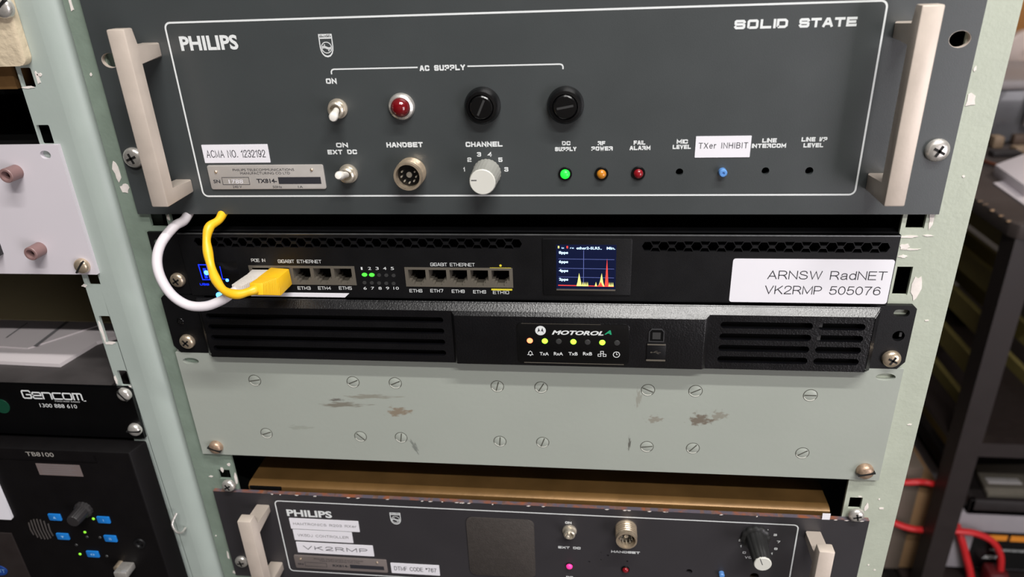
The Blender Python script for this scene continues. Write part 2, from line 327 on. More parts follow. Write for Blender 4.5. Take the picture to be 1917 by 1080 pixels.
CHM = mat('screw_steel', S(215, 211, 205), .3, metal=.7, var=.1, vscale=300, bump=.15, bscale=700)
BRS = mat('brassy_steel', S(206, 188, 164), .3, metal=.75, var=.1, vscale=300, bump=.15, bscale=700)
OLD = mat('rusty_screw', S(176, 150, 128), .4, metal=.6, var=.25, vscale=400, bump=.3, bscale=700)
BKP = mat('black_plastic', S(9, 9, 10), .22, var=0, bump=.1, bscale=900)
BKM = mat('black_metal', S(11, 11, 13), .45, var=.1, bump=.12, bscale=1800, spec=.35)
BKB = mat('black_textured_bezel', S(8, 8, 11), .3, var=.1, bump=.3, bscale=900, spec=.65)
DRK = mat('dark_interior', S(8, 8, 8), .8, var=0, rvar=0, spec=.1)
IVR = mat('ivory_plastic', S(226, 222, 214), .35, var=.02)
GKN = mat('grey_knob_plastic', S(140, 140, 134), .4, var=.05)
WKN = mat('white_knob_cap', S(205, 204, 196), .35, var=.02)
RLN = mat('red_lens', S(104, 7, 15), .1, var=0, coat=.8)
GON = mat('lit_green_lens', S(40, 220, 60), .3, var=0, emit=S(30, 235, 60), es=1.0)
AMB = mat('amber_lens', S(190, 120, 30), .25, var=0, coat=.4)
RDS = mat('dark_red_lens', S(130, 16, 26), .2, var=0, coat=.5)
BLU = mat('blue_trimmer', S(92, 142, 205), .35, var=0)
PNK = mat('lit_pink_lens', S(235, 60, 140), .3, var=0, emit=S(240, 50, 140), es=.8)
PLT = mat('nameplate_metal', S(192, 187, 182), .45, metal=.35, var=.05, vscale=80)
PL2 = mat('dull_nameplate_metal', S(128, 119, 116), .5, metal=.3, var=.05, vscale=80)
GRP = mat('port_shield_metal', S(112, 106, 96), .45, metal=.4, var=.05)
LON = mat('lit_status_green', S(60, 255, 60), .4, var=0, emit=S(70, 255, 50), es=1.6)
LRD = mat('lit_alarm_red', S(255, 90, 60), .4, var=0, emit=S(255, 110, 70), es=4)
LGR = mat('lit_yellow_green', S(150, 255, 60), .4, var=0, emit=S(150, 255, 50), es=2.5)
LOF = mat('unlit_lens', S(52, 52, 52), .4, var=0)
UBL = mat('blue_usb_lit_plastic', S(20, 40, 200), .4, var=0, emit=S(20, 50, 255), es=1.2)  # emission puts the blue glow into the socket parts and print
UBG = mat('blue_usb_glow', S(60, 120, 255), .4, var=0, emit=S(60, 140, 255), es=7)
YEL = mat('yellow_cable_jacket', S(236, 184, 30), .4, var=.05, vscale=120, bump=.15, bscale=400)
WCB = mat('white_cable_jacket', S(214, 208, 212), .4, var=.02)
WPL = mat('white_plug_boot', S(206, 200, 194), .45, var=.02)
YLP = mat('yellow_print', S(215, 200, 50), .6, var=0, rvar=0)
GOLD = mat('passivated_gold_chassis', S(118, 88, 50), .40, metal=.4, var=.25, vscale=30, bump=.15, bscale=200)
RUST = mat('chipped_rusty_edge', S(112, 86, 78), .6, var=.5, vscale=160, bump=.4, bscale=500)
CHIP = mat('bare_undercoat', S(226, 218, 212), .5, var=.12, vscale=200)
SHD = mat('screw_slot_shade', S(10, 9, 9), .7, var=0)  # near-black bars painted for the shade inside screw slots
# ---------------------------------------------------------------- room
def struct(name, mb, m): return mb.build(name, m, None, kind='structure')
def room():
    WAL = mat('wall_paint', S(120, 114, 108), .8, var=.03, vscale=3); FLR = mat('vinyl_floor', S(80, 76, 72), .5, var=.1, vscale=8)
    CEI = mat('ceiling_paint', S(225, 224, 220), .85, var=.02, vscale=3)
    z = -Z0
    struct('floor', MB().box(-2600, 2600, -2600, 2600, z-100, z), FLR)
    struct('ceiling', MB().box(-2600, 2600, -2600, 2600, z+2650, z+2750), CEI)
    struct('wall_back', MB().box(-2600, 2600, 2600, 2700, z, z+2650), WAL)
    struct('wall_front', MB().box(-2600, 2600, -2700, -2600, z, z+2650), WAL)
    struct('unseen_wall_left', MB().box(-2700, -2600, -2600, 2600, z, z+2650), mat('dimming_dark_wall', S(44, 46, 42), .8, var=.05, vscale=3))  # unseen wall, coloured dark to dim light from the left
    struct('wall_right', MB().box(2600, 2700, -2600, 2600, z, z+2650), WAL)
room()
# ---------------------------------------------------------------- screw heads
def pan_head(name, x, y, z, r, parent, m, slot=None, phil=None, h=2.6, label=None):
    """screw head standing off the face at y, with a slot or a cross recess"""
    mb = MB()
    mb.lathe((x, y, z), [(r, 0), (r, h*.35), (r*.93, h*.65), (r*.75, h*.88), (r*.45, h), (0, h*1.03)], seg=28)
    o = mb.build(name, m, parent, label=label)
    s = MB()
    a = math.radians(slot if slot is not None else phil)
    for k, ln in ((0, r*(.98 if slot is not None else .52)), (1, r*.52)):
        if slot is not None and k: break
        c, d = math.cos(a+k*math.pi/2), math.sin(a+k*math.pi/2); wv = r*.11
        p = [(x-c*ln+d*wv, z-d*ln-c*wv), (x+c*ln+d*wv, z+d*ln-c*wv), (x+c*ln-d*wv, z+d*ln+c*wv), (x-c*ln-d*wv, z-d*ln+c*wv)]
        s.prism(p, y-h*1.07, y-h*.5)
    s.build('slot' if slot is not None else 'cross_recess_shade', SHD, o)
    return o
# ---------------------------------------------------------------- the rack in the middle
def slots_of(lst):
    out = []
    for (u0, v0, u1, v1) in lst:
        a = A(u0, v0, 3); b = A(u1, v1, 3); out.append((a[0], b[0], b[1], a[1]))
    return out
def sheet_holes(rs): return [[(a, c), (b, c), (b, d), (a, d)] for a, b, c, d in rs]
rack = thing('equipment_rack', 'pale green steel equipment rack holding the two grey panels and black units', 'equipment rack', (0, 3, -Z0))
def chips(mb, lst, y):
    for (u, v, su, sv, sd) in lst:
        random.seed(sd); x, z = A(u, v, y); n = 11
        p = []
        for k in range(n):
            a = 2*math.pi*k/n; rr = .55+.6*random.random(); p.append((x+su/6.2*rr*math.cos(a), z+sv/5.4*rr*math.sin(a)))
        mb.prism(p, y, y+.3)
def build_rack():
    R = [(225.3, 234.3, -9.5, -2+3), (224.8, 232.5, -52.5, -33.0), (226.5, 234.5, -214, -206.5)]
    R = [(226.5, 236.5, 89, 99), (226, 236.3, -9.6, 1), (226.2, 235.0, -52.0, -33.5), (226.5, 235.0, -217.5, -207.5), (227, 237, -262, -250), (A(1682, 629)[0]-3.5, A(1682, 629)[0]+6, A(1682, 629)[1]-6, A(1682, 629)[1]+5)]
    mb = MB().prism([(223.5, -Z0+5), (259.6, -Z0+5), (259.6, 600), (223.5, 600)], 3, 5, holes=sheet_holes(R))
    mb.box(257.6, 259.6, 5, 40, -Z0+5, 600)
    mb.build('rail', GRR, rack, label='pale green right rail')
    Lh = [(-236.5, -226.5, 89, 99), (-236, -224.5, -9.6, 1), (-235.0, -226.2, -52.0, -33.5), (-235, -225.5, -215.5, -206.5), (-237, -227, -262, -250)]
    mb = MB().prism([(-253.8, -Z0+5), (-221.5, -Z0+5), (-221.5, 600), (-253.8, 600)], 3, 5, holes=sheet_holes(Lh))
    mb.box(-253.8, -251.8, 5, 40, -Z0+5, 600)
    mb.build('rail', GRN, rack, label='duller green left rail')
    for x0, x1 in ((-253.5, -250.5), (255.5, 258.5)):
        MB().box(x0, x1, 40, 520, -Z0+5, 600).build('side_panel', SDP, rack)
    MB().box(-250, 255, 517, 520, -Z0+5, 600).build('rear_panel', DRK, rack)
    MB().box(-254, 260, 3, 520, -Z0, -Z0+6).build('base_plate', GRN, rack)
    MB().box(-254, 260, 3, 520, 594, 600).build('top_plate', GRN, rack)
    mb = MB()
    chips(mb, [(1817, 187, 18, 22, 3), (1826, 128, 5, 9, 4), (1744, 409, 9, 34, 5), (1700, 443, 34, 5, 6), (1694, 462, 24, 12, 7), (1706, 467, 34, 3, 8), (1691, 480, 18, 6, 9), (1716, 540, 20, 52, 10),
               (1735, 600, 9, 3, 12), (1703, 795, 10, 3, 14), (1649, 872, 4, 4, 15), (1645, 893, 4, 5, 16), (1646, 935, 4, 4, 17), (1650, 952, 12, 6, 18), (1610, 930, 8, 3, 19), (1622, 950, 8, 20, 20), (1626, 1058, 4, 4, 21), (1637, 1067, 5, 4, 22),
               (1775, 260, 14, 4, 25), (1804, 330, 5, 5, 26), (1683, 443, 6, 6, 31), (1738, 441, 20, 3, 32)], 2.7)
    mb.build('paint_chips', CHIP, rack, kind='stuff', label='bare patches on the right rail')
    mb = MB()
    chips(mb, [(132, 8, 7, 26, 3), (170, 139, 5, 7, 4), (218, 322, 14, 34, 5), (233, 352, 20, 20, 6), (334, 658, 12, 8, 8), (395, 892, 12, 5, 9), (416, 880, 8, 16, 10), (428, 870, 10, 8, 11), (441, 895, 9, 34, 12), (420, 920, 16, 5, 13), (427, 1040, 6, 24, 14), (440, 1071, 14, 8, 15), (315, 408, 6, 14, 17), (404, 1003, 4, 4, 18)], 2.7)
    mb.build('paint_chips', CHIP, rack, kind='stuff', label='bare patches on the left rail')
build_rack()
# ---------------------------------------------------------------- parts shared by the two grey panels
def handle(x, z0, z1, tt, tb, parent):
    """bar in front of the panel on two lugs; tt and tb: (top, bottom) of each lug"""
    o = [(0, tt[0]), (-22, tt[0]), (-22, z1), (-30, z1), (-30, z0), (0, z0), (0, tb[0]), (-22, tb[0]), (-22, tt[1]), (0, tt[1])]
    MB().prism(o, x, x+10.4, axis='x', bev=.9).build('handle', HND, parent)
def toggle(u, v, tip, parent, m, mlev, r=4.6):
    x, z = A(u, v, -3)
    o = MB().lathe((x, 0, z), [(r*1.25, 0), (r*1.25, 1.2), (r, 1.6), (r, 5.2), (r*.82, 5.8), (r*.7, 5.8), (r*.66, 3.5), (0, 3.5)], seg=6 if False else 30).build('toggle_switch', m, parent)
    t = Vector(PT(tip[0], tip[1], tip[2])); b = Vector((x, -2, z)); d = (t-b)
    rr = tip[3]
    MB().lathe(b, [(rr*.7, 0), (rr*.75, d.length*.4), (rr, d.length*.75), (rr*1.0, d.length*.92), (rr*.75, d.length), (0, d.length*1.03)], axis=d, seg=24).build('lever', mlev, o)
    return o
def emblem(x0, x1, z0, z1, parent, y=-.12):
    """small shield: name band, circle, waves and stars"""
    mb = MB(); w_ = x1-x0; h = z1-z0
    sh = lambda k: [(x0+w_*.5+(px-.5)*w_*k, z0+h*.5+(pz-.5)*h*k) for px, pz in ((0,1),(1,1),(1,.45),(.97,.3),(.88,.15),(.72,.04),(.5,0),(.28,.04),(.12,.15),(.03,.3),(0,.45))]
    mb.flat(sh(1), y, [sh(.86)])
    mb.box(x0+w_*.08, x1-w_*.08, y, y+.05, z0+h*.80, z0+h*.86)
    cx, cz, r = x0+w_*.5, z0+h*.42, w_*.40
    mb.flat(circ(cx, cz, r, 24), y, [circ(cx, cz, r*.86, 24)])
    for k in (0.08, -.14):
        mb.line([(cx-r*.9+r*1.8*i/10, cz+r*k+r*.13*math.sin(i/10*2*math.pi)) for i in range(11)], r*.16, y)
    for sx, sz in ((-.35, .45), (.35, -.5)):
        c = (cx+r*sx, cz+r*sz); mb.flat([(c[0]+r*.22*(1 if i % 2 == 0 else .35)*math.cos(i*math.pi/4), c[1]+r*.22*(1 if i % 2 == 0 else .35)*math.sin(i*math.pi/4)) for i in range(8)], y)
    mb.squared('PHILIPS', (x0+w_*.12, z0+h*.885), (x1-w_*.12, z0+h*.885), h*.08, h*.018, y)
    mb.build('shield_emblem', WHP, parent)
def sq(mb, t, uv0, uv1, h, wd, y=-.12, gap=.3, slant=0):
    a = A(*uv0); b = A(*uv1); mb.squared(t, a, (b[0], a[1]), h, wd, y, gap, slant)
def tx(mb, t, uv0, uv1, h, y, Y=0, **k):
    a = A(*uv0, Y); b = A(*uv1, Y); mb.text(t, a, (b[0], a[1]), h, y, **k)
def sticker(uvA, uvB, parent, y=-.35, m=None, r=.3, name='sticker', Y=0, label=None):
    a = A(*uvA, Y); b = A(*uvB, Y); x0, x1, z0, z1 = box_pts(a, b)
    o = MB().prism(rrect(x0, x1, z0, z1, r, 3), Y+y, Y-.01).build(name, m or STK, parent, label=label)
    return o, (x0, x1, z0, z1)
def lamp(u, v, r, lens, parent, name='indicator_lamp', ring=BKP, ringr=1.45, proud=2.4):
    x, z = A(u, v, -1)
    o = MB().lathe((x, 0, z), [(r*ringr, 0), (r*ringr, .7), (r*ringr*.93, 1.1), (r*1.05, 1.1), (r*1.02, .2)], seg=28).build(name, ring, parent)
    MB().lathe((x, 0, z), [(r, .1), (r, proud*.45), (r*.9, proud*.75), (r*.6, proud), (0, proud*1.1)], seg=24).build('lens', lens, o)
    return o
def socket(u, v, Yf, r, parent, m):
    """round handset socket: threaded collar, dark insert, pins"""
    x, z = A(u, v, Yf); L = -Yf
    prof = [(r*1.02, 0)]
    for k in range(5): prof += [(r*1.02, L*(.1+.15*k)), (r*.97, L*(.15+.15*k))]
    prof += [(r, L*.88), (r*.97, L), (r*.82, L), (r*.80, L*.6)]
    o = MB().lathe((x, 0, z), prof, seg=40).build('handset_socket', m, parent)
    MB().lathe((x, 0, z), [(r*.81, 0), (r*.81, L*.6), (0, L*.6)], seg=30).build('insert', BKP, o)
    mb = MB()
    for k in range(7):
        a = math.radians(-210+k*40); mb.lathe((x+r*.52*math.cos(a), -L*.6, z+r*.52*math.sin(a)), [(r*.06, 0), (r*.06, L*.2), (r*.04, L*.24), (0, L*.24)], seg=10)
    mb.lathe((x, -L*.59, z), [(r*.2, 0), (r*.2, L*.05), (0, L*.05)], seg=12)
    mb.build('contact_pins', NKL, o)
    return o
# ---------------------------------------------------------------- upper grey panel
TX = thing('transmitter_unit', 'large grey SOLID STATE transmitter panel with two bar handles, topmost in the rack', 'radio transmitter', (0, 3, 0))
def build_tx():
    T = TX
    holes = [circ(232.3, 94.2, 5.4, 20, 4.3), circ(-232.6, 94.2, 5.4, 20, 4.3)]
    for u, v, r in ((1272, 322, 2.1), (1433, 320, 2.1), (1515, 320, 2.2)): holes.append(circ(*A(u, v), r, 18))
    out = [(-241.3, 0), (241.3, 0), (241.3, 132.5), (-241.3, 132.5)]
    MB().prism(out, 0, 3, holes=holes).build('front_panel', PNL, T, smooth=False)
    MB().box(-214, 214, 14, 300, 2, 130).build('chassis', DRK, T)
    for hx in (232.3, -232.6):      # worn rims of the holes
        MB().prism(circ(hx, 94.2, 5.4, 24, 4.3), .2, 2.9, holes=[circ(hx, 94.2, 5.15, 24, 4.05)]).build('hole_rim', HND, T)
    x0, x1 = -194, 194; zb, zt = 11.8, 113.7
    MB().line(rrect(x0, x1, zb, zt, 3.2, 5), 1.0, -.1, closed=True).build('border_line', WHP, T)
    handle(-210, 14.8, 113.5, (103.5, 95.5), (23, 15), T); handle(199, 14.8, 113.5, (103.8, 95.5), (24.5, 15), T)
    mb = MB()
    tx(mb, 'PHILIPS', (340, 94), (448, 94), 7.6, -.12, bold=.035)
    sq(mb, 'SOLID', (1374, 55), (1474, 52), 4.6, 1.25, gap=.35); sq(mb, 'STATE', (1495, 52), (1603, 48), 4.6, 1.25, gap=.28)
    sq(mb, 'ON', (611, 157), (631, 157), 3.0, .8); sq(mb, 'ON', (630, 276), (652, 276), 2.8, .75); sq(mb, 'EXT DC', (614, 289), (669, 289), 2.8, .75)
    sq(mb, 'AC SUPPLY', (786, 133), (871, 131), 3.0, .78); sq(mb, 'HANDSET', (724, 276), (792, 276), 3.0, .8, gap=.25); sq(mb, 'CHANNEL', (872, 275), (941, 275), 3.0, .8, gap=.25)
    for t, u, v, wpx in (('DC', 1060, 272, 16), ('SUPPLY', 1059, 283, 40), ('RF', 1126, 272, 14), ('POWER', 1127, 282, 40), ('FAIL', 1197, 271, 22), ('ALARM', 1198, 281, 39),
                         ('MIC', 1277, 269, 21), ('LEVEL', 1276, 279, 34), ('LINE', 1440, 267, 27), ('INTERCOM', 1439, 277, 64), ('LINE I/P', 1524, 265, 48), ('LEVEL', 1522, 276, 37)):
        sq(mb, t, (u-wpx/2, v), (u+wpx/2, v), 2.4, .66, gap=.26)
    for t, u, v in (('1', 870, 321), ('2', 879, 303), ('3', 897, 293), ('4', 917, 293), ('5', 937, 303), ('6', 948, 321)):
        sq(mb, t, (u-(2.2 if t == '1' else 3.8), v), (u+(1 if t == '1' else 3.8), v), 2.6, .6)
    a = A(621, 139); b = A(622, 131); c = A(782, 128); mb.line([a, (a[0], a[1]+1.4), (a[0]+.5, a[1]+2.3), (a[0]+1.6, a[1]+2.7), (c[0], a[1]+2.7)], .75, -.12)
    d = A(1054, 130); e = A(875, 125); mb.line([(e[0], a[1]+2.7), (d[0]-1.6, a[1]+2.7), (d[0]-.5, a[1]+2.3), (d[0], a[1]+1.4), (d[0], a[1])], .75, -.12)
    mb.build('printed_lettering', WHP, T)
    p, q = A(594, 64), A(628, 107); emblem(p[0]+.4, q[0]-.4, q[1], p[1], T)
    toggle(630, 205, (623, 221, -17, 2.5), T, NKL, IVR); toggle(650, 327, (633, 329, -19, 2.5), T, NKL, IVR)
    # pilot lamp
    x, z = A(750, 201, -3)
    o = MB().lathe((x, 0, z), [(7.6, 0), (7.6, 1), (7, 2.6), (5.6, 3.4), (5.5, 2.6)], seg=36).build('pilot_lamp', CHM, T)
    MB().lathe((x-.2, 0, z), [(5.5, 0), (5.5, 3.2), (5.1, 5), (4, 6.6), (2.2, 7.6), (0, 8)], seg=32).build('lens', RLN, o)
    for u, v, an in ((901, 201, 20), (1058, 200, -35)):
        x, z = A(u, v, -6)
        o = MB().lathe((x, 0, z), [(10.3, 0), (10.3, 1.4), (9.8, 3), (9.6, 5.6), (8.6, 7), (7.1, 7.3), (6.9, 6.4), (6.6, 6.2), (6.5, 7.0), (5.8, 7.6), (0, 7.7)], seg=40).build('fuse_holder', BKP, T)
        s = MB(); c, d = math.cos(math.radians(an+45)), math.sin(math.radians(an+45))
        s.prism([(x-c*4.6+d*.6, z-d*4.6-c*.6), (x+c*4.6+d*.6, z+d*4.6-c*.6), (x+c*4.6-d*.6, z+d*4.6+c*.6), (x-c*4.6-d*.6, z-d*4.6+c*.6)], -7.85, -7.5).build('slot', LOF, o)
    socket(763, 331, -11, 8.6, T, BRS)
    x, z = A(903, 341, -19)
    zb_ = z
    o = MB().lathe((x, 0, z), [(8.5, .6), (8.5, 1.6), (8.1, 2.2), (7.8, 17.6), (7.4, 18.4)], seg=72, flute=.03, fn=24).build('channel_knob', GKN, T)
    MB().lathe((x, 0, z), [(7.4, 17.5), (7.4, 18.8), (7.0, 19.2), (0, 19.2)], seg=40).build('knob_cap', WKN, o)
    MB().box(x-6.3, x-3.2, -19.35, -19.1, z+.9, z+1.35).build('pointer_line', INK, o)
    for u, v, m in ((1058, 326, GON), (1126, 326, AMB), (1195, 325, RDS)): lamp(u, v, 2.75, m, T, proud=3.2)
    x, z = A(1353, 323, -2)
    MB().lathe((x, 0, z), [(2.3, -1), (2.3, 3.4), (1.8, 4), (.8, 4), (.8, 3.4), (0, 3.4)], seg=22).build('trimmer_button', BLU, T)
    # stickers and nameplate
    o, r = sticker((377, 271), (507, 304), T)
    mb = MB(); a = A(389, 295); b = A(498, 295); rtext(mb, 'ACMA NO. 1232192', a, b, 4.6, .42, -.42, .28); mb.build('lettering', INK, o)
    o, r = sticker((1303, 255), (1403, 294), T)
    mb = MB(); a = A(1308, 278); b = A(1399, 276); rtext(mb, 'TXer INHIBIT', a, b, 3.3, .36, -.42, .34); mb.build('lettering', INK, o)
    plate(T, (388, 309), (612, 353), 'TX814-', '1788', PLT)
    for x, z, m, an in ((-233.4, 36.9, CHM, 20), (232.6, 37.0, CHM, 62)): pan_head('mounting_screw', x, 0, z, 6.3, T, m, phil=an, h=3.6)
def plate(T, uvA, uvB, model, sn, m, dark=False):
    a = A(*uvA); b = A(*uvB); x0, x1, z1, z0 = a[0], b[0], a[1], b[1]; w_ = x1-x0; h = z1-z0
    o = MB().prism(rrect(x0, x1, z0, z1, 1.2, 3), -.9, -.01, bev=.12).build('nameplate', m, T)
    mb = MB(); P = lambda fx, fz: (x0+w_*fx, z0+h*fz); y = -.98
    mb.text('PHILIPS TELECOMMUNICATIONS', P(.22, .76), P(.75, .76), h*.10, y); mb.text('MANUFACTURING CO LTD', P(.28, .62), P(.71, .62), h*.10, y)
    mb.text('SN', P(.03, .27), P(.09, .27), h*.14, y, bold=.02); mb.text(model, P(.41, .27), P(.585, .27), h*.17, y, bold=.03)
    p, q = P(.11, .20), P(.345, .50); mb.line([p, (q[0], p[1]), q, (p[0], q[1]), p], .3, y, closed=True)
    if not dark:
        mb.text('240 V', P(.19, .06), P(.27, .06), h*.10, y); mb.text('50Hz', P(.54, .05), P(.62, .05), h*.10, y); mb.text('1A', P(.76, .05), P(.80, .05), h*.10, y)
    p, q = P(.60, .22), P(.965, .50); mb.prism([(p[0], p[1]), (q[0], p[1]), q, (p[0], q[1])], y-.05, y+.05)
    mb.build('lettering', INK, o)
    if not dark:
        mb = MB(); mb.text(sn, P(.165, .25), P(.29, .25), h*.17, y); mb.build('stamped_number', STK, o)
    for fx, fz in ((.07, .74), (.90, .80)):
        p = P(fx, fz); MB().lathe((p[0], -.8, p[1]), [(.95, 0), (.85, .6), (.4, 1), (0, 1.1)], seg=14).build('rivet', BRS, o)
build_tx()
# ---------------------------------------------------------------- lower grey panel
RX = thing('receiver_unit', 'charcoal receiver panel with a brassy chassis top, lowest in the middle rack', 'radio receiver', (0, 3, -313))
KNB = mat('charcoal_knob_plastic', S(38, 38, 38), .35, var=.05)
def build_rx():
    T = RX
    holes = []
    for u, v, r in ((1290, 1070, 2.4), (1412, 1079, 3.4), (1103, 1052, .8), (1125, 1048, .5), (1138, 1040, .9), (1174, 1051, .8), (1125, 1034, .4)): holes.append(circ(*A(u, v), r, 14))
    MB().prism([(-241.3, -313.5), (241.3, -313.5), (241.3, -225.1), (-241.3, -225.1)], 0, 3, holes=holes).build('front_panel', RXP, T, smooth=False)
    # chipped upper edge of the panel
    random.seed(5); mb = MB(); x = -236
    while x < 238:
        w_ = random.uniform(2, 7); d = random.uniform(.15, .45)
        mb.prism([(x, -225.05), (x+w_*.1, -225.05-d), (x+w_*.5, -225.05-d*random.uniform(.6, 1.2)), (x+w_*.9, -225.05-d*.6), (x+w_, -225.05), (x+w_*.5, -224.9)], -.08, 3.05); x += w_+random.uniform(3, 30)
    mb.build('chipped_edge', RUST, T, kind='stuff')
    MB().box(-241.3, 241.3, -.06, 3.1, -225.25, -225.0).build('upper_edge', mat('worn_panel_edge', S(92, 86, 96), .5, vscale=110, bump=.4, bscale=500, col2=S(140, 84, 58)), T, label='worn rusty upper edge')
    mb = MB()
    for k in range(30):
        x = random.uniform(-200, 235); w_ = random.uniform(1, 3.5)
        mb.prism([(x, -225.4-random.random()*.7), (x+w_*.5, -225.9-random.random()*.5), (x+w_, -225.5), (x+w_*.5, -225.25)], -.14, .2)
    mb.build('bare_edge_chips', CHIP, T, kind='stuff')
    # chassis with rolled front lip
    prof = [(8, -232), (7.2, -227), (7.6, -225), (9.5, -223.6), (13, -223.2), (300, -223.2), (300, -312), (8, -312)]
    MB().prism(prof, -216, 217, axis='x').build('chassis', GOLD, T)
    MB().box(-214, -189, 5.6, 6.9, -226.3, -224.0).build('chassis_slot', DRK, T)
    MB().line(rrect(-193, 194.6, -304.5, -232, 3.2, 5), .9, -.1, closed=True).build('border_line', WHP, T)
    handle(-208.2, -303.5, -225.8, (-236, -243), (-295.3, -303.3), T); handle(200, -303.5, -226.6, (-236.5, -243.5), (-295.3, -303.3), T)
    mb = MB()
    a = A(538, 965); b = A(622, 968); mb.text('PHILIPS', a, (b[0], a[1]), 6.4, -.12, bold=.035)
    for t, u, v, wpx in (('ON', 1064, 980, 12), ('EXT DC', 1066, 1026, 42), ('HANDSET', 1171, 1034, 54)): sq(mb, t, (u-wpx/2, v), (u+wpx/2, v), 2.2, .6, gap=.22)
    sq(mb, 'VC', (1394, 1045), (1407, 1045), 2.2, .55); sq(mb, 'DC', (1060, 1082), (1073, 1082), 2.2, .6)
    for t, u, v in (('0', 1393, 1036), ('1', 1387, 1024), ('2', 1386, 1013), ('3', 1394, 1000), ('4', 1412, 994), ('5', 1435, 995), ('6', 1451, 1003), ('7', 1457, 1016), ('8', 1452, 1029)):
        sq(mb, t, (u-(1.6 if t == '1' else 3.1), v), (u+(1 if t == '1' else 3.1), v), 2.1, .5)
    sq(mb, '1', (1443, 1038), (1446, 1038), 2, .5)
    mb.build('printed_lettering', WHP, T)
    p, q = A(729, 959), A(752, 982); emblem(p[0], q[0], q[1], p[1], T)
    # speaker plate
    a = A(872, 966); b = A(1003, 970); c = A(1003, 1078)
    o = MB().prism(rrect(a[0], c[0], c[1]-1.5, a[1]-.5, 4.5, 6), -.9, -.01, bev=.3).build('speaker_plate', mat('brown_black_grille', S(60, 55, 52), .6, var=.12, vscale=400, bump=.5, bscale=900), T)
    toggle(1066, 998, (1063, 1006, -14, 1.6), T, NKL, NKL, r=4.2)
    socket(1173, 1013, -13, 7.7, T, BRS)
    x, z = A(1428, 1056, -26)
    o = MB().lathe((x, 0, z), [(10.4, .3), (10.4, 2.4), (9.4, 3.2), (7.6, 3.4), (7.3, 8), (6.2, 25), (5.9, 25.4)], seg=60, flute=.07, fn=15).build('volume_knob', BKP, T) if 0 else MB().lathe((x, 0, z), [(10.4, .3), (10.4, 2.4), (9.4, 3.2), (7.6, 3.4), (7.3, 8), (6.2, 25), (5.9, 25.4)], seg=60, flute=.045, fn=12).build('volume_knob', KNB, T)
    MB().lathe((x, 0, z), [(5.9, 25), (5.9, 26), (5.5, 26.4), (0, 26.4)], seg=36).build('knob_cap', WKN, o)
    MB().line([(x-2.4, z+5.2), (x-.2, z-.4)], .45, -26.5).build('pointer_line', INK, o)
    lamp(1066, 1060, 2.4, PNK, T, ringr=1.1, proud=2.6); lamp(1171, 1067, 2.4, RDS, T, ringr=1.3)
    x, z = A(1351, 1076, -2); MB().lathe((x, 0, z), [(2.0, -1), (2.0, 3), (1.5, 3.6), (0, 3.6)], seg=20).build('trimmer_button', BLU, T)
    def st(uvA, uvB, t, t0, t1, h, ink=INK, bold=.3):
        a = A(*uvA); b = A(*uvB); x0, x1, z1, z0 = a[0], b[0], a[1], b[1]
        o = MB().prism(rrect(x0, x1, z0, z1, .3, 2), -.35, -.01).build('sticker', STK, T)
        w_ = x1-x0; hh = z1-z0; mb = MB(); rtext(mb, t, (x0+w_*t0, z0+hh*.5-h/2), (x0+w_*t1, z0+hh*.5-h/2), h, bold, -.42, .26); mb.build('lettering', ink, o)
    st((541, 969), (674, 995.5), 'HAMTRONICS R203 RXer', .05, .96, 2.5, GINK, .34)
    st((548, 990.5), (662, 1016), 'VK5DJ CONTROLLER', .07, .93, 2.6, GINK, .34)
    st((554, 1013.5), (701, 1041), 'VK2RMP', .09, .92, 4.1, INK, .55)
    st((731, 1053), (824, 1077), 'DTMF CODE *767', .07, .93, 4.3, INK, .48)
    plate(T, (550, 1037.5), (727, 1071), 'RX814-', '', PL2, dark=True)
    for u, v, m, an in ((426, 912, CHM, 30), (1605, 968, CHM, 15)):
        x, z = A(u, v, -3); pan_head('mounting_screw', x, 0, z, 5.2, T, m, phil=an, h=3.6)
    pan_head('mounting_screw', -232.5, 0, -297, 5.4, T, CHM, phil=10, h=3.2); pan_head('mounting_screw', 232.5, 0, -297, 5.4, T, CHM, phil=10, h=3.2)
    a = A(1540, 963); MB().hexa([(a[0]-.2, -.4, a[1]+1.2), (a[0]+5.2, -.4, a[1]+1.2), (a[0]+5.2, -.4, a[1]-4.2), (a[0], -.4, a[1]-4.2), (a[0]-.2, -.1, a[1]+1.2), (a[0]+5.2, -.1, a[1]+1.2), (a[0]+5.2, -.1, a[1]-4.2), (a[0], -.1, a[1]-4.2)]).build('tape_scrap', STK, T, label='scrap of white tape on the upper edge')
build_rx()
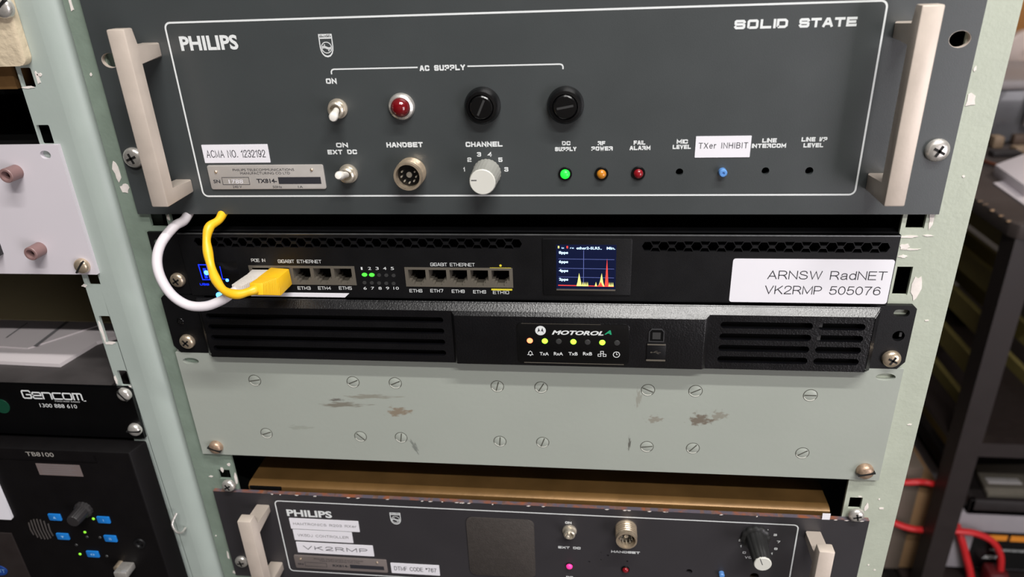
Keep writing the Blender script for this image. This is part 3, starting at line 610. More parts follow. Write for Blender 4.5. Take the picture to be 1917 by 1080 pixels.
# ---------------------------------------------------------------- plain green panel
BP = thing('blank_panel', 'plain pale green panel with two rows of flush slotted screws, below the black units', 'blank rack panel', (0, 3, -190))
RIM = mat('painted_highlight', S(232, 232, 222), .35, metal=.2, var=0)
def build_blank():
    T = BP
    sl = lambda x, z: circ(x, z, 6, 20, 2.7)
    pr = A(1658, 706); pl = A(357, 676)
    MB().prism([(-241.3, -189.6), (241.3, -189.6), (241.3, -101.8), (-241.3, -101.8)], 0, 3, holes=[sl(*pr), sl(*pl)]).build('front_panel', BLK, T, smooth=False)
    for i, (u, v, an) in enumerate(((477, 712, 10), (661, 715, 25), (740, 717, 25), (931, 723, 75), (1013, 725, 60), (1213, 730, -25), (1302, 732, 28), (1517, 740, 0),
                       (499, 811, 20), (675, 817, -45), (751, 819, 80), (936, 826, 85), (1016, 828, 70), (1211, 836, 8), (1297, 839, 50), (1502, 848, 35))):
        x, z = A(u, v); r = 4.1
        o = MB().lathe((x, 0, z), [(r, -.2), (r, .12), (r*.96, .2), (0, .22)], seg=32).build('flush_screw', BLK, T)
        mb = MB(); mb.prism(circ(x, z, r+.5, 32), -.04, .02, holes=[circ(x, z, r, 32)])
        a = math.radians(an); c, d = math.cos(a), math.sin(a); ln = r*.92; wv = .38
        mb.prism([(x-c*ln+d*wv, z-d*ln-c*wv), (x+c*ln+d*wv, z+d*ln-c*wv), (x+c*ln-d*wv, z+d*ln+c*wv), (x-c*ln-d*wv, z-d*ln+c*wv)], -.27, -.15)
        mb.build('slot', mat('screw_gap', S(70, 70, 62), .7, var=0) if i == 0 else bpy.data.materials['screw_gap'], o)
        mb = MB(); n = 14; a0 = math.radians(200); a1 = math.radians(300 + (i*37) % 30)  # pale crescent paints the highlight on each screw's lower edge
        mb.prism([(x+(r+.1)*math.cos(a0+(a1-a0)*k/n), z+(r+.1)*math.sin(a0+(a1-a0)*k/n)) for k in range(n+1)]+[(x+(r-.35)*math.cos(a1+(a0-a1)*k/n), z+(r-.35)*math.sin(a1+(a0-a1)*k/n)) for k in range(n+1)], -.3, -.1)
        mb.build('highlight_rim', RIM, o)
    x, z = A(402, 840, -3); pan_head('mounting_screw', x, 0, z, 5.2, T, OLD, slot=-20, h=4.4, label='rusty slotted screw')
    x, z = A(1622, 887, -4); pan_head('mounting_screw', x, 0, z, 5.6, T, OLD, slot=15, h=4.8, label='rusty slotted screw')
build_blank()
# ---------------------------------------------------------------- network router
RT = thing('network_router', 'black rack router with two rows of Ethernet ports and a small colour screen', 'network router', (0, 3, -57))
RTZ = (-57.3, -12.6)
def rj(x, z, w_, h):
    """outline of a jack opening: wide mouth, stepped notch below"""
    a = w_/2
    return [(x-a, z+h*.5), (x+a, z+h*.5), (x+a, z-h*.18), (x+a*.68, z-h*.18), (x+a*.68, z-h*.34), (x+a*.42, z-h*.34), (x+a*.42, z-h*.5), (x-a*.42, z-h*.5), (x-a*.42, z-h*.34), (x-a*.68, z-h*.34), (x-a*.68, z-h*.18), (x-a, z-h*.18)]
def build_router():
    T = RT; z0, z1 = RTZ; holes = []
    def vents(u0, u1, v0, v1, n):
        a = A(u0, v0); b = A(u1, v1)
        for i in range(n):
            t = i/(n-1); x = a[0]+(b[0]-a[0])*t; z = (a[1]+b[1])/2; p = (b[0]-a[0])/(n-1); r = p*.345
            holes.append([(x+r*math.cos(math.radians(60*k)), z+r*math.sin(math.radians(60*k))) for k in range(6)])
            if i < n-1:
                xm = x+p/2; g = .45
                for s in (1, -1): holes.append([(xm-r*.85, z+s*r*1.0), (xm+r*.85, z+s*r*1.0), (xm+r*.5, z+s*r*.28), (xm-r*.5, z+s*r*.28)])
    vents(371, 967, 451, 459, 22); vents(1212, 1655, 460, 465, 15)
    LB = A(466, 495); LB2 = A(668, 533); RB = A(757, 500); RB2 = A(961, 540)
    lb = (LB[0]-.5, LB2[0], (A(620, 533)[1]), (A(620, 498)[1])); rb = (RB[0], RB2[0], A(860, 537)[1], A(860, 501)[1])
    for b in (lb, rb): holes.append([(b[0], b[2]), (b[1], b[2]), (b[1], b[3]), (b[0], b[3])])
    MB().prism([(-218, z0), (223.5, z0), (223.5, z1), (-218, z1)], 0, 1.6, holes=holes).build('front_panel', BKM, T, smooth=False)
    MB().box(-218, 223.5, 14, 220, z0, z1).box(-218, 223.5, 0.2, 15, z1-1.2, z1).box(-218, 223.5, 0.2, 15, z0, z0+1.2).build('case', BKM, T)
    MB().box(-217, 222.5, 13, 14, z0+1, z1-1).build('case_interior', DRK, T)
    MB().box(-218, 223.5, -.5, 3, z1-1.1, z1, bev=.4).build('upper_edge', mat('edge_highlight', S(96, 97, 98), .35, metal=.6, var=.2, vscale=150, bump=.3, bscale=300), T)  # lighter strip paints the highlight along the router's top edge
    MB().prism([(-239, z0+.6), (-216, z0+.6), (-216, z1), (-239, z1)], 1, 3, holes=[circ(-232.4, -20.5, 4.6, 16, 3)]).build('mounting_ear', BKM, T)
    x, z = A(328, 528, -3); pan_head('mounting_screw', x, 1, z, 5, T, BRS, phil=30, h=3.4)
    ports = {}
    for b, lab in ((lb, [1, 2, 3, 4, 5]), (rb, [6, 7, 8, 9, 10])):
        w_ = (b[1]-b[0]-2.2)/5; hs = []
        for k in range(5):
            x = b[0]+1.1+w_*(k+.5); zc = (b[2]+b[3])/2-.2; hs.append(rj(x, zc, w_*.84, (b[3]-b[2])*.80)); ports[lab[k]] = (x, zc)
        o = MB().prism([(b[0], b[2]), (b[1], b[2]), (b[1], b[3]), (b[0], b[3])], -.4, 11, holes=hs).build('port_block', GRP, T, smooth=False)
        MB().box(b[0], b[1], 10.5, 12, b[2], b[3]).box(b[0]+1, b[1]-1, .9, 1.4, b[3]-2, b[3]-1.2).build('port_recess', DRK, o)
    mb = MB()
    sq(mb, 'POE IN', (471, 490), (497, 490), 2.2, .27, gap=.25); sq(mb, 'GIGABIT ETHERNET', (521, 492), (602, 492), 2.3, .27, gap=.28); sq(mb, 'GIGABIT ETHERNET', (806, 498), (889, 498), 2.3, .27, gap=.28)
    for t, u in (('ETH3', 570), ('ETH4', 608), ('ETH5', 647)): sq(mb, t, (u-12, 542), (u+12, 542), 2.3, .32)
    for t, u, v in (('ETH6', 779, 547), ('ETH7', 818, 547), ('ETH8', 858, 548), ('ETH9', 898, 549), ('ETH10', 938, 550)): sq(mb, t, (u-12-(t == 'ETH10')*3, v), (u+12+(t == 'ETH10')*3, v), 2.3, .32)
    for i, t in enumerate('12345'): mb.text(t, A(678+i*14.2-(2 if t == '1' else 3), 505), A(678+i*14.2+(1 if t == '1' else 3), 505), 2.1, -.12)
    for i, t in enumerate(('6', '7', '8', '9', '10')): mb.text(t, A(684+i*14-3, 542), A(684+i*14+(3 if t != '10' else 7), 542), 2.1, -.12)
    mb.build('printed_lettering', WHP, T)
    mb = MB(); a = A(917, 502); b = A(957, 503); mb.box(a[0], b[0], -.12, 0, a[1]-.5, a[1]+.4); a = A(920, 541.5); b = A(959, 541.5); mb.box(a[0], b[0], -.5, 0, a[1]-.5, a[1]+.4)
    a = A(937, 497); mb.flat(circ(a[0], a[1], .8, 12), -.12); mb.build('yellow_marking', YLP, T)
    for i in range(5):
        for j, v in enumerate((514, 529)):
            a = A(682.5+i*13.6, v+i*.4); on = j == 0 and i < 2
            MB().prism(circ(a[0], a[1], 1.75 if on else 1.3, 16, 1.2), -.3, .5).build('status_light', LON if on else LOF, T, label='lit green status light' if on else None)
    # screen
    a = A(1015, 444); b = A(1180, 555)
    o = MB().prism(rrect(a[0], b[0], b[1]+.8, a[1]-.6, .8, 3), -.7, -.01, bev=.2).build('display_bezel', BKM, T)
    a = A(1041, 457); b = A(1152, 541); x0, x1, z1_, z0_ = a[0], b[0], a[1], b[1]; w_ = x1-x0; h = z1_-z0_; y = -.75
    s = MB().box(x0, x1, y, y+.1, z0_, z1_).build('display_screen', mat('screen_navy', S(6, 10, 30), .15, var=0, emit=S(10, 18, 48), es=.9, rvar=0), o)
    P = lambda fx, fz: (x0+w_*fx, z0_+h*fz)
    E = lambda n, c, k: mat(n, c, .4, var=0, emit=c, es=k, rvar=0)
    mb = MB()
    for fz in (.275, .475, .685): mb.line([P(.04, fz), P(.97, fz-.01)], .22, y-.06)
    mb.line([P(.46, .88), P(.46, .12)], .25, y-.06); mb.build('grid_lines', E('screen_grid', S(84, 94, 150), .9), s)
    mb = MB()
    mb.text('tx', P(.09, .91), P(.135, .91), 1.4, y-.08); mb.text('rx', P(.235, .91), P(.30, .91), 1.4, y-.08); mb.text('ether2-SLR5..', P(.34, .90), P(.76, .90), 1.7, y-.08, bold=.02); mb.text('Min.', P(.84, .90), P(.98, .90), 1.7, y-.08, bold=.02)
    for t, fz in (('8pps', .80), ('6pps', .595), ('4pps', .395), ('2pps', .195)): mb.text(t, P(.045, fz), P(.20, fz), 1.7, y-.08, bold=.03)
    mb.build('screen_lettering', E('screen_text', S(190, 225, 255), 1), s)
    mb = MB(); mb.line([P(.03, .085), P(.97, .07)], .5, y-.07); mb.flat([P(.82, .07), P(.85, .69), P(.88, .07)], y-.10); mb.flat([P(.71, .07), P(.75, .18), P(.79, .07)], y-.10)
    mb.box(*[P(.175, 0)[0], P(.20, 0)[0], y-.07, y-.05, P(0, .92)[1], P(0, .97)[1]]); mb.build('red_trace', E('screen_red', S(235, 60, 50), 1), s)
    mb = MB(); mb.flat([P(.34, .07), P(.36, .17), P(.385, .37), P(.415, .17), P(.43, .07)], y-.08)
    for k in range(4): mb.flat([P(.43+k*.028, .07), P(.445+k*.028, .17), P(.46+k*.028, .07)], y-.08)
    mb.flat([P(.65, .07), P(.67, .17), P(.69, .07)], y-.08); mb.flat([P(.71, .07), P(.735, .17), P(.765, .37), P(.79, .17), P(.815, .07)], y-.08)
    for k in range(3): mb.flat([P(.88+k*.03, .07), P(.895+k*.03, .17), P(.91+k*.03, .07)], y-.08)
    mb.box(*[P(.03, 0)[0], P(.055, 0)[0], y-.07, y-.05, P(0, .92)[1], P(0, .97)[1]]); mb.build('yellow_trace', E('screen_yellow', S(205, 205, 110), 1), s)
    MB().box(P(0, 0)[0], P(1, 0)[0], y-.3, y+.1, P(0, -.03)[1], P(0, .0)[1]).build('screen_lip', GRP, o)
    # USB socket behind the yellow cable, power symbol lights
    a = A(372, 490); b = A(452, 531)
    o = MB().box(a[0]+.5, b[0], -.4, 0, b[1], a[1], bev=.2).build('usb_socket', BKP, T)
    mb = MB(); c = A(372, 495); d = A(394, 523); mb.line([c, (c[0]+.6, d[1]), (d[0], d[1]), (d[0], c[1]), c], .7, -.5, closed=True); mb.box(c[0]+2.4, c[0]+4.4, -.55, -.45, d[1]+1, c[1]-2.5)
    c = A(412, 498); d = A(440, 522); mb.line([c, (c[0], d[1]), (d[0]-4, d[1])], .5, -.5); mb.build('usb_tongue', UBL, o)
    mb = MB(); c = A(387, 510); mb.lathe((c[0], -.5, c[1]), [(1.7, 0), (1.2, .6), (0, .8)], seg=14); c = A(426, 524); mb.lathe((c[0], -.5, c[1]), [(1.1, 0), (.8, .5), (0, .6)], seg=14); mb.build('usb_light', UBG, o)
    c = A(411, 553); MB().lathe((c[0], -.1, c[1]), [(2.4, 0), (2, .5), (0, .7)], seg=16).build('power_light', UBG, T, label='blue power light')
    mb = MB(); mb.squared('USB', A(375, 534), (A(392, 534)[0], A(375, 534)[1]), 1.6, .35, -.12); mb.build('blue_print', UBL, T)
    # asset stickers
    a = A(1372, 483); b = A(1671, 487); c = A(1368, 564)
    x0, x1 = a[0]+.2, A(1668, 525)[0]; zt = a[1]-.3; zb = z0+.8
    o = MB().prism(rrect(x0, x1, zb, zt, 1.6, 4), -.35, -.01).build('sticker', STK, T)
    mb = MB(); w_ = x1-x0; hh = zt-zb
    hx = x0+w_*.225; rtext(mb, 'ARNSW RadNET', (hx+.6, zb+hh*.545), (x0+w_*.965, zb+hh*.545), 5.6, .55, -.42, .19); rtext(mb, 'VK2RMP 505076', (hx, zb+hh*.20), (x0+w_*.945, zb+hh*.20), 5.6, .55, -.42, .19)
    mb.build('lettering', INK, o)
    a = A(470, 549); b = A(655, 558); 
    MB().prism([(a[0], z0+.3), (b[0]-3, z0+.3), (b[0], A(655, 549)[1]), (a[0], A(655, 549)[1])], -.6, -.01).build('sticker', STK, T, label='white sticker along the lower edge')
    return ports
PORTS = build_router()
# ---------------------------------------------------------------- repeater
RP = thing('radio_repeater', 'black repeater with louvred ends and a row of lit green and red status lights', 'radio repeater', (0, 3, -101))
def build_rep():
    T = RP; zt, zb = -57.7, -101.6
    ys, yc = -7.5, -9.8; B0, B1 = -214.5, 219.5; F0, F1 = -210.5, 215.5
    fz1, fz0 = -62.0, -100.2
    # sloped surround
    mb = MB()
    q = lambda x0, x1, y, z0, z1: [(x0, y, z0), (x1, y, z0), (x1, y, z1), (x0, y, z1)]
    b_ = q(B0, B1, -2, zb, zt); m_ = q(B0, B1, -3.4, zb, zt); f_ = q(F0, F1, ys, fz0, fz1)
    bm = mb.bm; R = [[bm.verts.new(p) for p in l] for l in (b_, m_, f_)]
    for a, b in zip(R, R[1:]):
        for k in range(4): bm.faces.new((a[k], a[(k+1) % 4], b[(k+1) % 4], b[k]))
    bmesh.ops.bevel(bm, geom=[e for e in bm.edges if len(e.link_faces) == 2], offset=.6, segments=2, affect='EDGES')
    hs = []
    def slot(x0, x1, z, h): hs.append(rrect(x0, x1, z-h/2, z+h/2, h*.48, 4))
    lx0, lx1 = F0+3.2, A(832, 625, ys)[0]; rx0 = A(1345, 650, ys)[0]; rx1 = A(1612, 655, ys)[0]; xm = A(1522, 650, ys)[0]
    pit = 8.1; zc0 = -68.2
    for k in range(4):
        z = zc0-k*pit-.6
        slot(lx0, lx1, z, 4.0); slot(rx0, xm-2-k*.0, z, 4.6); slot(xm+1.5, rx1, z, 4.6)
    mb.prism([(F0+.4, fz0), (F1-.4, fz0), (F1-.4, fz1), (F0+.4, fz1)], ys, ys+2.5, holes=hs)
    x0c, x1c = A(850, 600, yc)[0], A(1318, 640, yc)[0]
    mb.hexa([(x0c, yc, -99.6), (x1c, yc, -99.6), (x1c, yc, -64.3), (x0c, yc, -64.3), (x0c-3, ys+1, -100), (x1c+4, ys+1, -100), (x1c+4, ys+1, -61.0), (x0c-3, ys+1, -61.0)], bev=.3)
    mb.build('bezel', BKB, T)
    MB().box(F0-2, F1+2, -3, -1.8, zb+1, zt-1).build('bezel_interior', DRK, T)
    MB().box(xm-.5, xm+4, -6, -3, -70, -62).box(xm-.5, xm+4, -6, -3, -79, -73).build('inner_rib', LOF, T)
    for sgn in (1, -1):
        e0, e1 = (214, 241) if sgn > 0 else (-241, -210)
        out = [(e0, zb), (e1-4, zb), (e1, zb+5), (e1, zt-2), (e1-2, zt), (e0, zt)] if sgn > 0 else [(e0+4, zb), (e1, zb), (e1, zt), (e0+2, zt), (e0, zt-2), (e0, zb+5)]
        h = []
        if sgn > 0:
            a = A(1688, 586); b = A(1682, 629); h = [rrect(a[0]-4.6, a[0]+4.6, a[1]-2.3, a[1]+2.3, 2.2, 5), circ(b[0], b[1], 3.6, 18)]
        else:
            a = A(334, 562); h = [rrect(a[0]-4, a[0]+5, a[1]-2, a[1]+2, 1.9, 5)]
        MB().prism(out, -.1, 2.9, holes=h).build('mounting_ear', BKM, T)
        if sgn > 0: MB().box(b[0]+.8, b[0]+2.2, 1, 2.5, b[1]-1, b[1]+2).build('nut_edge', LOF, T)
    x, z = A(348, 642, -3); pan_head('mounting_screw', x, -.1, z, 5.3, T, BRS, phil=40, h=3.6)
    x, z = A(1671, 675, -3); pan_head('mounting_screw', x, -.1, z, 5.6, T, BRS, phil=62, h=3.6)
    a = A(338, 601); pan_head('small_screw', a[0], 0, a[1], 2.6, T, BKP, phil=20, h=1)
    # badge
    a = A(967, 602, yc); b = A(1178, 606, yc); c = A(966, 672, yc)
    bx0, bx1, bz1, bz0 = a[0], b[0]+.5, a[1]-.5, A(1070, 681, yc)[1]
    o = MB().prism(rrect(bx0, bx1, bz0, bz1, 3, 5), yc-.5, yc-.01, bev=.15).build('badge', BKP, T)
    mb = MB(); mb.line([(bx0+4, bz0+.6), (bx1-3, bz0+.6)], .5, yc-.56); mb.line([(bx0+3, bz1-.4), (bx1-18, bz1-.4)], .22, yc-.56); mb.build('badge_edge', GRP, o)
    y = yc-.58; Y = yc
    P = lambda u, v: A(u, v, Y)
    mb = MB()
    c = P(1012, 618); r = 3.35; mb.flat(circ(c[0], c[1], r, 32), y)
    a = P(1033, 625); b = P(1130, 625); mb.text('MOTOROL', a, (b[0], a[1]), 2.9, y, bold=.04, shear=.3)
    for t, u in (('TxA', 1019), ('RxA', 1045.5), ('TxB', 1073), ('RxB', 1100)):
        a = P(u-8.5, 664); b = P(u+8.5, 664); mb.text(t, a, (b[0], a[1]), 2.4, y, bold=.015)
    c = P(993, 660); mb.line([(c[0]-1.7, c[1]-1.2), (c[0]-1.1, c[1]-.6), (c[0]-1, c[1]+.6), (c[0], c[1]+1.5), (c[0]+1, c[1]+.6), (c[0]+1.1, c[1]-.6), (c[0]+1.7, c[1]-1.2), (c[0]-1.7, c[1]-1.2)], .4, y, closed=True); mb.flat(circ(c[0], c[1]-1.6, .5, 10), y)
    c = P(1127, 662)
    for dx, dz in ((0, 1.2), (-1.6, -.9), (1.6, -.9)): mb.line([(c[0]+dx-.9, c[1]+dz-.8), (c[0]+dx+.9, c[1]+dz-.8), (c[0]+dx+.9, c[1]+dz+.8), (c[0]+dx-.9, c[1]+dz+.8), (c[0]+dx-.9, c[1]+dz-.8)], .38, y, closed=True)
    c = P(1154, 663); mb.flat(circ(c[0], c[1], 2.2, 24), y, [circ(c[0], c[1], 1.75, 24)]); mb.line([(c[0], c[1]+1.4), (c[0], c[1]), (c[0]+.9, c[1])], .35, y)
    mb.build('printed_lettering', WHP, o)
    mb = MB(); c = P(1012, 618); r = 3.35      # batwing cut out of the disc
    for s in (-1, 1): mb.flat([(c[0]+s*r*.08, c[1]-r*.15), (c[0]+s*r*.36, c[1]+r*.62), (c[0]+s*r*.62, c[1]-r*.55), (c[0]+s*r*.48, c[1]-r*.28), (c[0]+s*r*.30, c[1]-r*.12)], y-.04)
    mb.build('batwing_mark', INK, o)
    mb = MB(); a = P(1131, 625); b = P(1145, 625); mb.text('A', a, (b[0], a[1]), 2.9, y, bold=.04, shear=.3); mb.build('green_letter', mat('green_print', S(30, 150, 105), .5, var=0, emit=S(30, 150, 105), es=.1), o)
    for i, u in enumerate((992, 1020, 1046, 1073.5, 1100, 1127.5, 1155)):
        a = P(u, 637+i*.7); m = LRD if i == 0 else LGR if i in (1, 3, 5) else LOF
        MB().lathe((a[0], yc-.5, a[1]), [(1.9, 0), (1.7, .35), (0, .5)], seg=20).build('status_light', m, o, label='lit red alarm light' if i == 0 else 'lit green status light' if m is LGR else 'unlit status light')
    # USB socket
    a = P(1215, 615); b = P(1243, 640)
    o = MB().prism([(a[0], b[1]), (b[0], b[1]), (b[0], a[1]-2), (b[0]-1.6, a[1]), (a[0]+1.6, a[1]), (a[0], a[1]-2)], yc-.6, yc-.01, holes=[[(a[0]+.7, b[1]+.6), (b[0]-.7, b[1]+.6), (b[0]-.7, a[1]-2.2), (b[0]-1.8, a[1]-.7), (a[0]+1.8, a[1]-.7), (a[0]+.7, a[1]-2.2)]]).build('usb_socket', mat('dark_port_rim', S(70, 70, 72), .4, metal=.5, var=0), T)
    MB().box(a[0]+.7, b[0]-.7, yc-.2, yc-.01, b[1]+.6, a[1]-.7).build('socket_recess', DRK, o)
    MB().box(a[0]+2.3, b[0]-2.3, yc-.5, yc-.05, b[1]+2, a[1]-2.6).build('socket_tongue', LOF, o)
    a = P(1211, 642); b = P(1245, 675)
    o = MB().box(a[0], b[0], yc-.8, yc-.01, b[1], a[1], bev=.2).build('socket_cover', BKM, T)
    mb = MB(); mb.box(a[0]+.3, b[0]-.3, yc-1, yc-.7, a[1]-1, a[1]-.2); mb.box(a[0], b[0], yc-1, yc-.7, b[1], b[1]+1)
    c = ((a[0]+b[0])/2, (a[1]+b[1])/2); mb.line([(c[0]-3, c[1]), (c[0]+3, c[1])], .25, yc-.86); mb.line([(c[0]-1.5, c[1]), (c[0]-.3, c[1]+.9), (c[0]+.8, c[1]+.9)], .25, yc-.86); mb.flat(circ(c[0]-3, c[1], .5, 8), yc-.86)
    mb.line([(c[0], c[1]), (c[0]+1, c[1]-.9), (c[0]+2, c[1]-.9)], .25, yc-.86); mb.build('cover_marking', GRP, o)
    MB().box(-218, 220, 5, 320, zb+1, zt-.5).build('chassis', DRK, T)
build_rep()
# ---------------------------------------------------------------- network cables
def cables():
    px, pz = PORTS[1]; qx, qz = PORTS[2]
    T = thing('network_cable', 'white network cable looping out to the router port marked POE IN', 'network cable', (px, -10, pz))
    a = PT(352, 404, 4); pts = [(a[0]+5, 9, 34), (a[0]+4, 9, 16), (a[0]+2, 8, 4), PT(346, 411, -2), PT(326, 424, -13), PT(302, 455, -22), PT(294, 487, -28), PT(301, 520, -32), PT(322, 552, -34), PT(352, 571, -34), PT(385, 573, -33), PT(415, 562, -31), PT(434, 549, -29), PT(444, 543, -27)]
    MB().tube(catmull(pts, 8), 3.0, 16).build('cable_jacket', WCB, T)
    e = Vector(pts[-1]); d = (Vector((px, 2, pz))-e)
    def hood(s0, s1, w0, h0, w1, h1, m, name, parent, ridges=0):
        """tapering rectangular body from s0 to s1"""
        a = Vector(s0); b = Vector(s1); ax = (b-a).normalized(); up = Vector((0, 0, 1)); sx = ax.cross(up).normalized(); sz = sx.cross(ax)
        mb = MB(); n = 12 if ridges else 1
        f = lambda c, ww, hh: [c-sx*ww-sz*hh, c+sx*ww-sz*hh, c+sx*ww+sz*hh, c-sx*ww+sz*hh]
        for k in range(n):
            t0, t1 = k/n, (k+1)/n-(.25/n if ridges else 0)
            g0 = (w0+(w1-w0)*t0, h0+(h1-h0)*t0); g1 = (w0+(w1-w0)*t1, h0+(h1-h0)*t1)
            mb.hexa(f(a+(b-a)*t0, *g0)+f(a+(b-a)*t1, *g1), bev=.35)
            if ridges: mb.hexa(f(a+(b-a)*t1, g1[0]*.86, g1[1]*.86)+f(a+(b-a)*(k+1)/n, g1[0]*.86, g1[1]*.86))
        return mb.build(name, m, parent)
    hood(e, e+(Vector((px, -11, pz))-e), 3.8, 3.2, 5.8, 4.6, WPL, 'strain_relief', T, 1)
    hood((px, -12, pz), (px, -.8, pz), 5.6, 4.3, 5.6, 4.3, WPL, 'plug', T)
    T = thing('network_cable', 'yellow network cable plugged in beside the white one, hooded plug', 'network cable', (qx, -10, qz))
    a = PT(418, 404, 4); pts = [(a[0]+5, 9, 34), (a[0]+3, 9, 16), (a[0]+1, 8, 4), PT(411, 410, -3), PT(393, 424, -10), PT(387, 446, -15), PT(389, 470, -19), PT(395, 498, -24), PT(404, 523, -30), PT(420, 544, -36), PT(444, 551, -38), PT(466, 546, -36), PT(480, 541, -33)]
    n = len(catmull(pts, 8)); MB().tube(catmull(pts, 8), [2.75+.28*math.sin(i*.42) for i in range(n)], 16).build('cable_jacket', YEL, T)
    e = Vector(pts[-1])
    hood(e, (qx-2.0, -15, qz-.8), 4.2, 3.6, 6.9, 5.9, YEL, 'strain_relief', T, 1)
    hood((qx-2.2, -16, qz-.8), (qx, -1, qz), 6.9, 6.0, 6.6, 5.6, YEL, 'plug_hood', T)
cables()
# ---------------------------------------------------------------- the rack on the left
LR = thing('equipment_rack', 'grey-green steel rack post at the left with notched slots along its edge', 'equipment rack', (-500, 3, -Z0))
def left_rack():
    sl = []
    for u0, v0, u1, v1 in ((60, 234, 92, 268), (197, 592, 213, 640), (226, 694, 238, 722), (32, 135, 60, 163), (157, 512, 185, 534)):
        a = A(u0, v0, 3); b = A(u1, v1, 3); sl.append((a[0], b[0], b[1], a[1]))
    qs = [((65, 234), (90, 234), (103, 269), (77, 270)), ((30, 128), (56, 126), (68, 163), (41, 164)), ((157, 505), (180, 505), (187, 527), (168, 540)), ((184, 590), (207, 593), (219, 641), (201, 643)), ((219, 694), (237, 693), (245, 722), (227, 722))]
    hol = []
    for q in qs:
        a = [A(u, v, 3) for u, v in q]; x0 = max(-294.6, (a[0][0]+a[3][0])/2); x1 = (a[1][0]+a[2][0])/2; z1 = (a[0][1]+a[1][1])/2; z0 = (a[2][1]+a[3][1])/2
        hol.append(rrect(x0, x1, z0, z1, .8, 2))
    mb = MB().prism([(-296, -Z0+5), (-273, -Z0+5), (-273, 600), (-296, 600)], 3, 5, holes=hol)
    prof = [(-273, 3)]+[(-273+16*math.sin(math.radians(a)), 19-16*math.cos(math.radians(a))) for a in range(10, 91, 8)]+[(-257, 60), (-259, 60), (-259, 19), (-273, 5)]
    mb.prism(prof, -Z0+5, 600, axis='z')
    mb.build('post', GRL, LR)
    MB().prism([(-757, -Z0+5), (-725, -Z0+5), (-725, 600), (-757, 600)], 3, 5).build('post', GRL, LR)
    MB().box(-260, -257.5, 60, 520, -Z0+5, 600).build('side_panel', SDP, LR); MB().box(-757, -754.5, 5, 520, -Z0+5, 600).build('side_panel', SDP, LR)
    MB().box(-754, -260, 517, 520, -Z0+5, 600).build('rear_panel', DRK, LR); MB().box(-757, -257.5, 3, 520, -Z0, -Z0+6).build('base_plate', GRL, LR); MB().box(-757, -257.5, 3, 520, 594, 600).build('top_plate', GRL, LR)
    mb = MB(); chips(mb, [(70, 146, 8, 24, 3), (74, 140, 10, 6, 33), (54, 163, 30, 5, 4), (191, 622, 8, 44, 5), (205, 642, 28, 8, 6), (217, 712, 8, 26, 7), (158, 535, 14, 7, 9), (243, 724, 8, 5, 10)], 2.7); mb.build('paint_chips', CHIP, LR, kind='stuff')
left_rack()
LX0, LX1 = -766.6, -283.8
def cream():
    T = thing('cream_unit', 'cream leather-textured panel with rounded corner at the top left', 'equipment panel', (-525, 3, 95))
    zb = A(50, 123, -1)[1]
    CR = mat('cream_crackle_paint', S(212, 196, 168), .6, var=.05, vscale=120, bump=.9, bscale=260)
    MB().prism([(LX0, 240)]+[(LX1+.5, 240)]+[(LX1+.5-5+5*math.cos(a), zb+5+5*math.sin(a)) for a in [math.radians(-k*15) for k in range(7)]]+[(LX0, zb)], -2.5, 2.9, bev=.4).build('front_panel', CR, T)
    MB().box(-745, -300, 4, 300, zb-14, 235).build('chassis', mat('brass_chassis', S(128, 96, 60), .4, metal=.6, var=.3, vscale=60), T)
    x, z = A(8, 14, -4); pan_head('mounting_screw', x-1, -2.5, z, 6.2, T, CHM, slot=40, h=4.6)
cream()
def white_panel():
    T = thing('white_panel', 'plain white panel with protruding brown sockets at the left edge', 'equipment panel', (-525, 3, -43))
    zt, zb = 45.0, -42.8
    a = A(85, 290)
    MB().prism([(LX0, zb), (LX1+1.6, zb), (LX1+1.6, zt), (LX0, zt)], 0, 3, holes=[circ(a[0], a[1], 3.6, 20, 2.7)]).build('front_panel', mat('white_panel_paint', S(203, 197, 203), .45, var=.015, vscale=20), T, smooth=False)
    MB().box(-745, -302, 3.1, 200, zb+2, zt-2).build('chassis', DRK, T)
    BR = mat('mauve_brown_plastic', S(128, 100, 98), .45, var=.05)
    for u, v in ((12, 329), (58, 475)):
        x, z = A(u, v, -9)
        o = MB().lathe((x, 0, z), [(4.6, 0), (4.6, 9.2), (4.2, 9.7), (3.0, 9.7), (2.8, 9), (2.8, 2), (0, 2)], seg=28).build('test_socket', BR, T)
        MB().lathe((x, 0, z), [(2.75, 1), (2.75, 2.6), (0, 2.6)], seg=20).build('socket_recess', DRK, o)
    x, z = A(150, 500, -3); pan_head('mounting_screw', x, 0, z, 5.2, T, BRS, slot=50, h=4)
    a = A(10, 475); MB().box(-345, a[0]-1.5, -9, 0, A(3, 482, -6)[1], A(3, 432, -6)[1], bev=.6).build('meter_case', BKP, T)
white_panel()
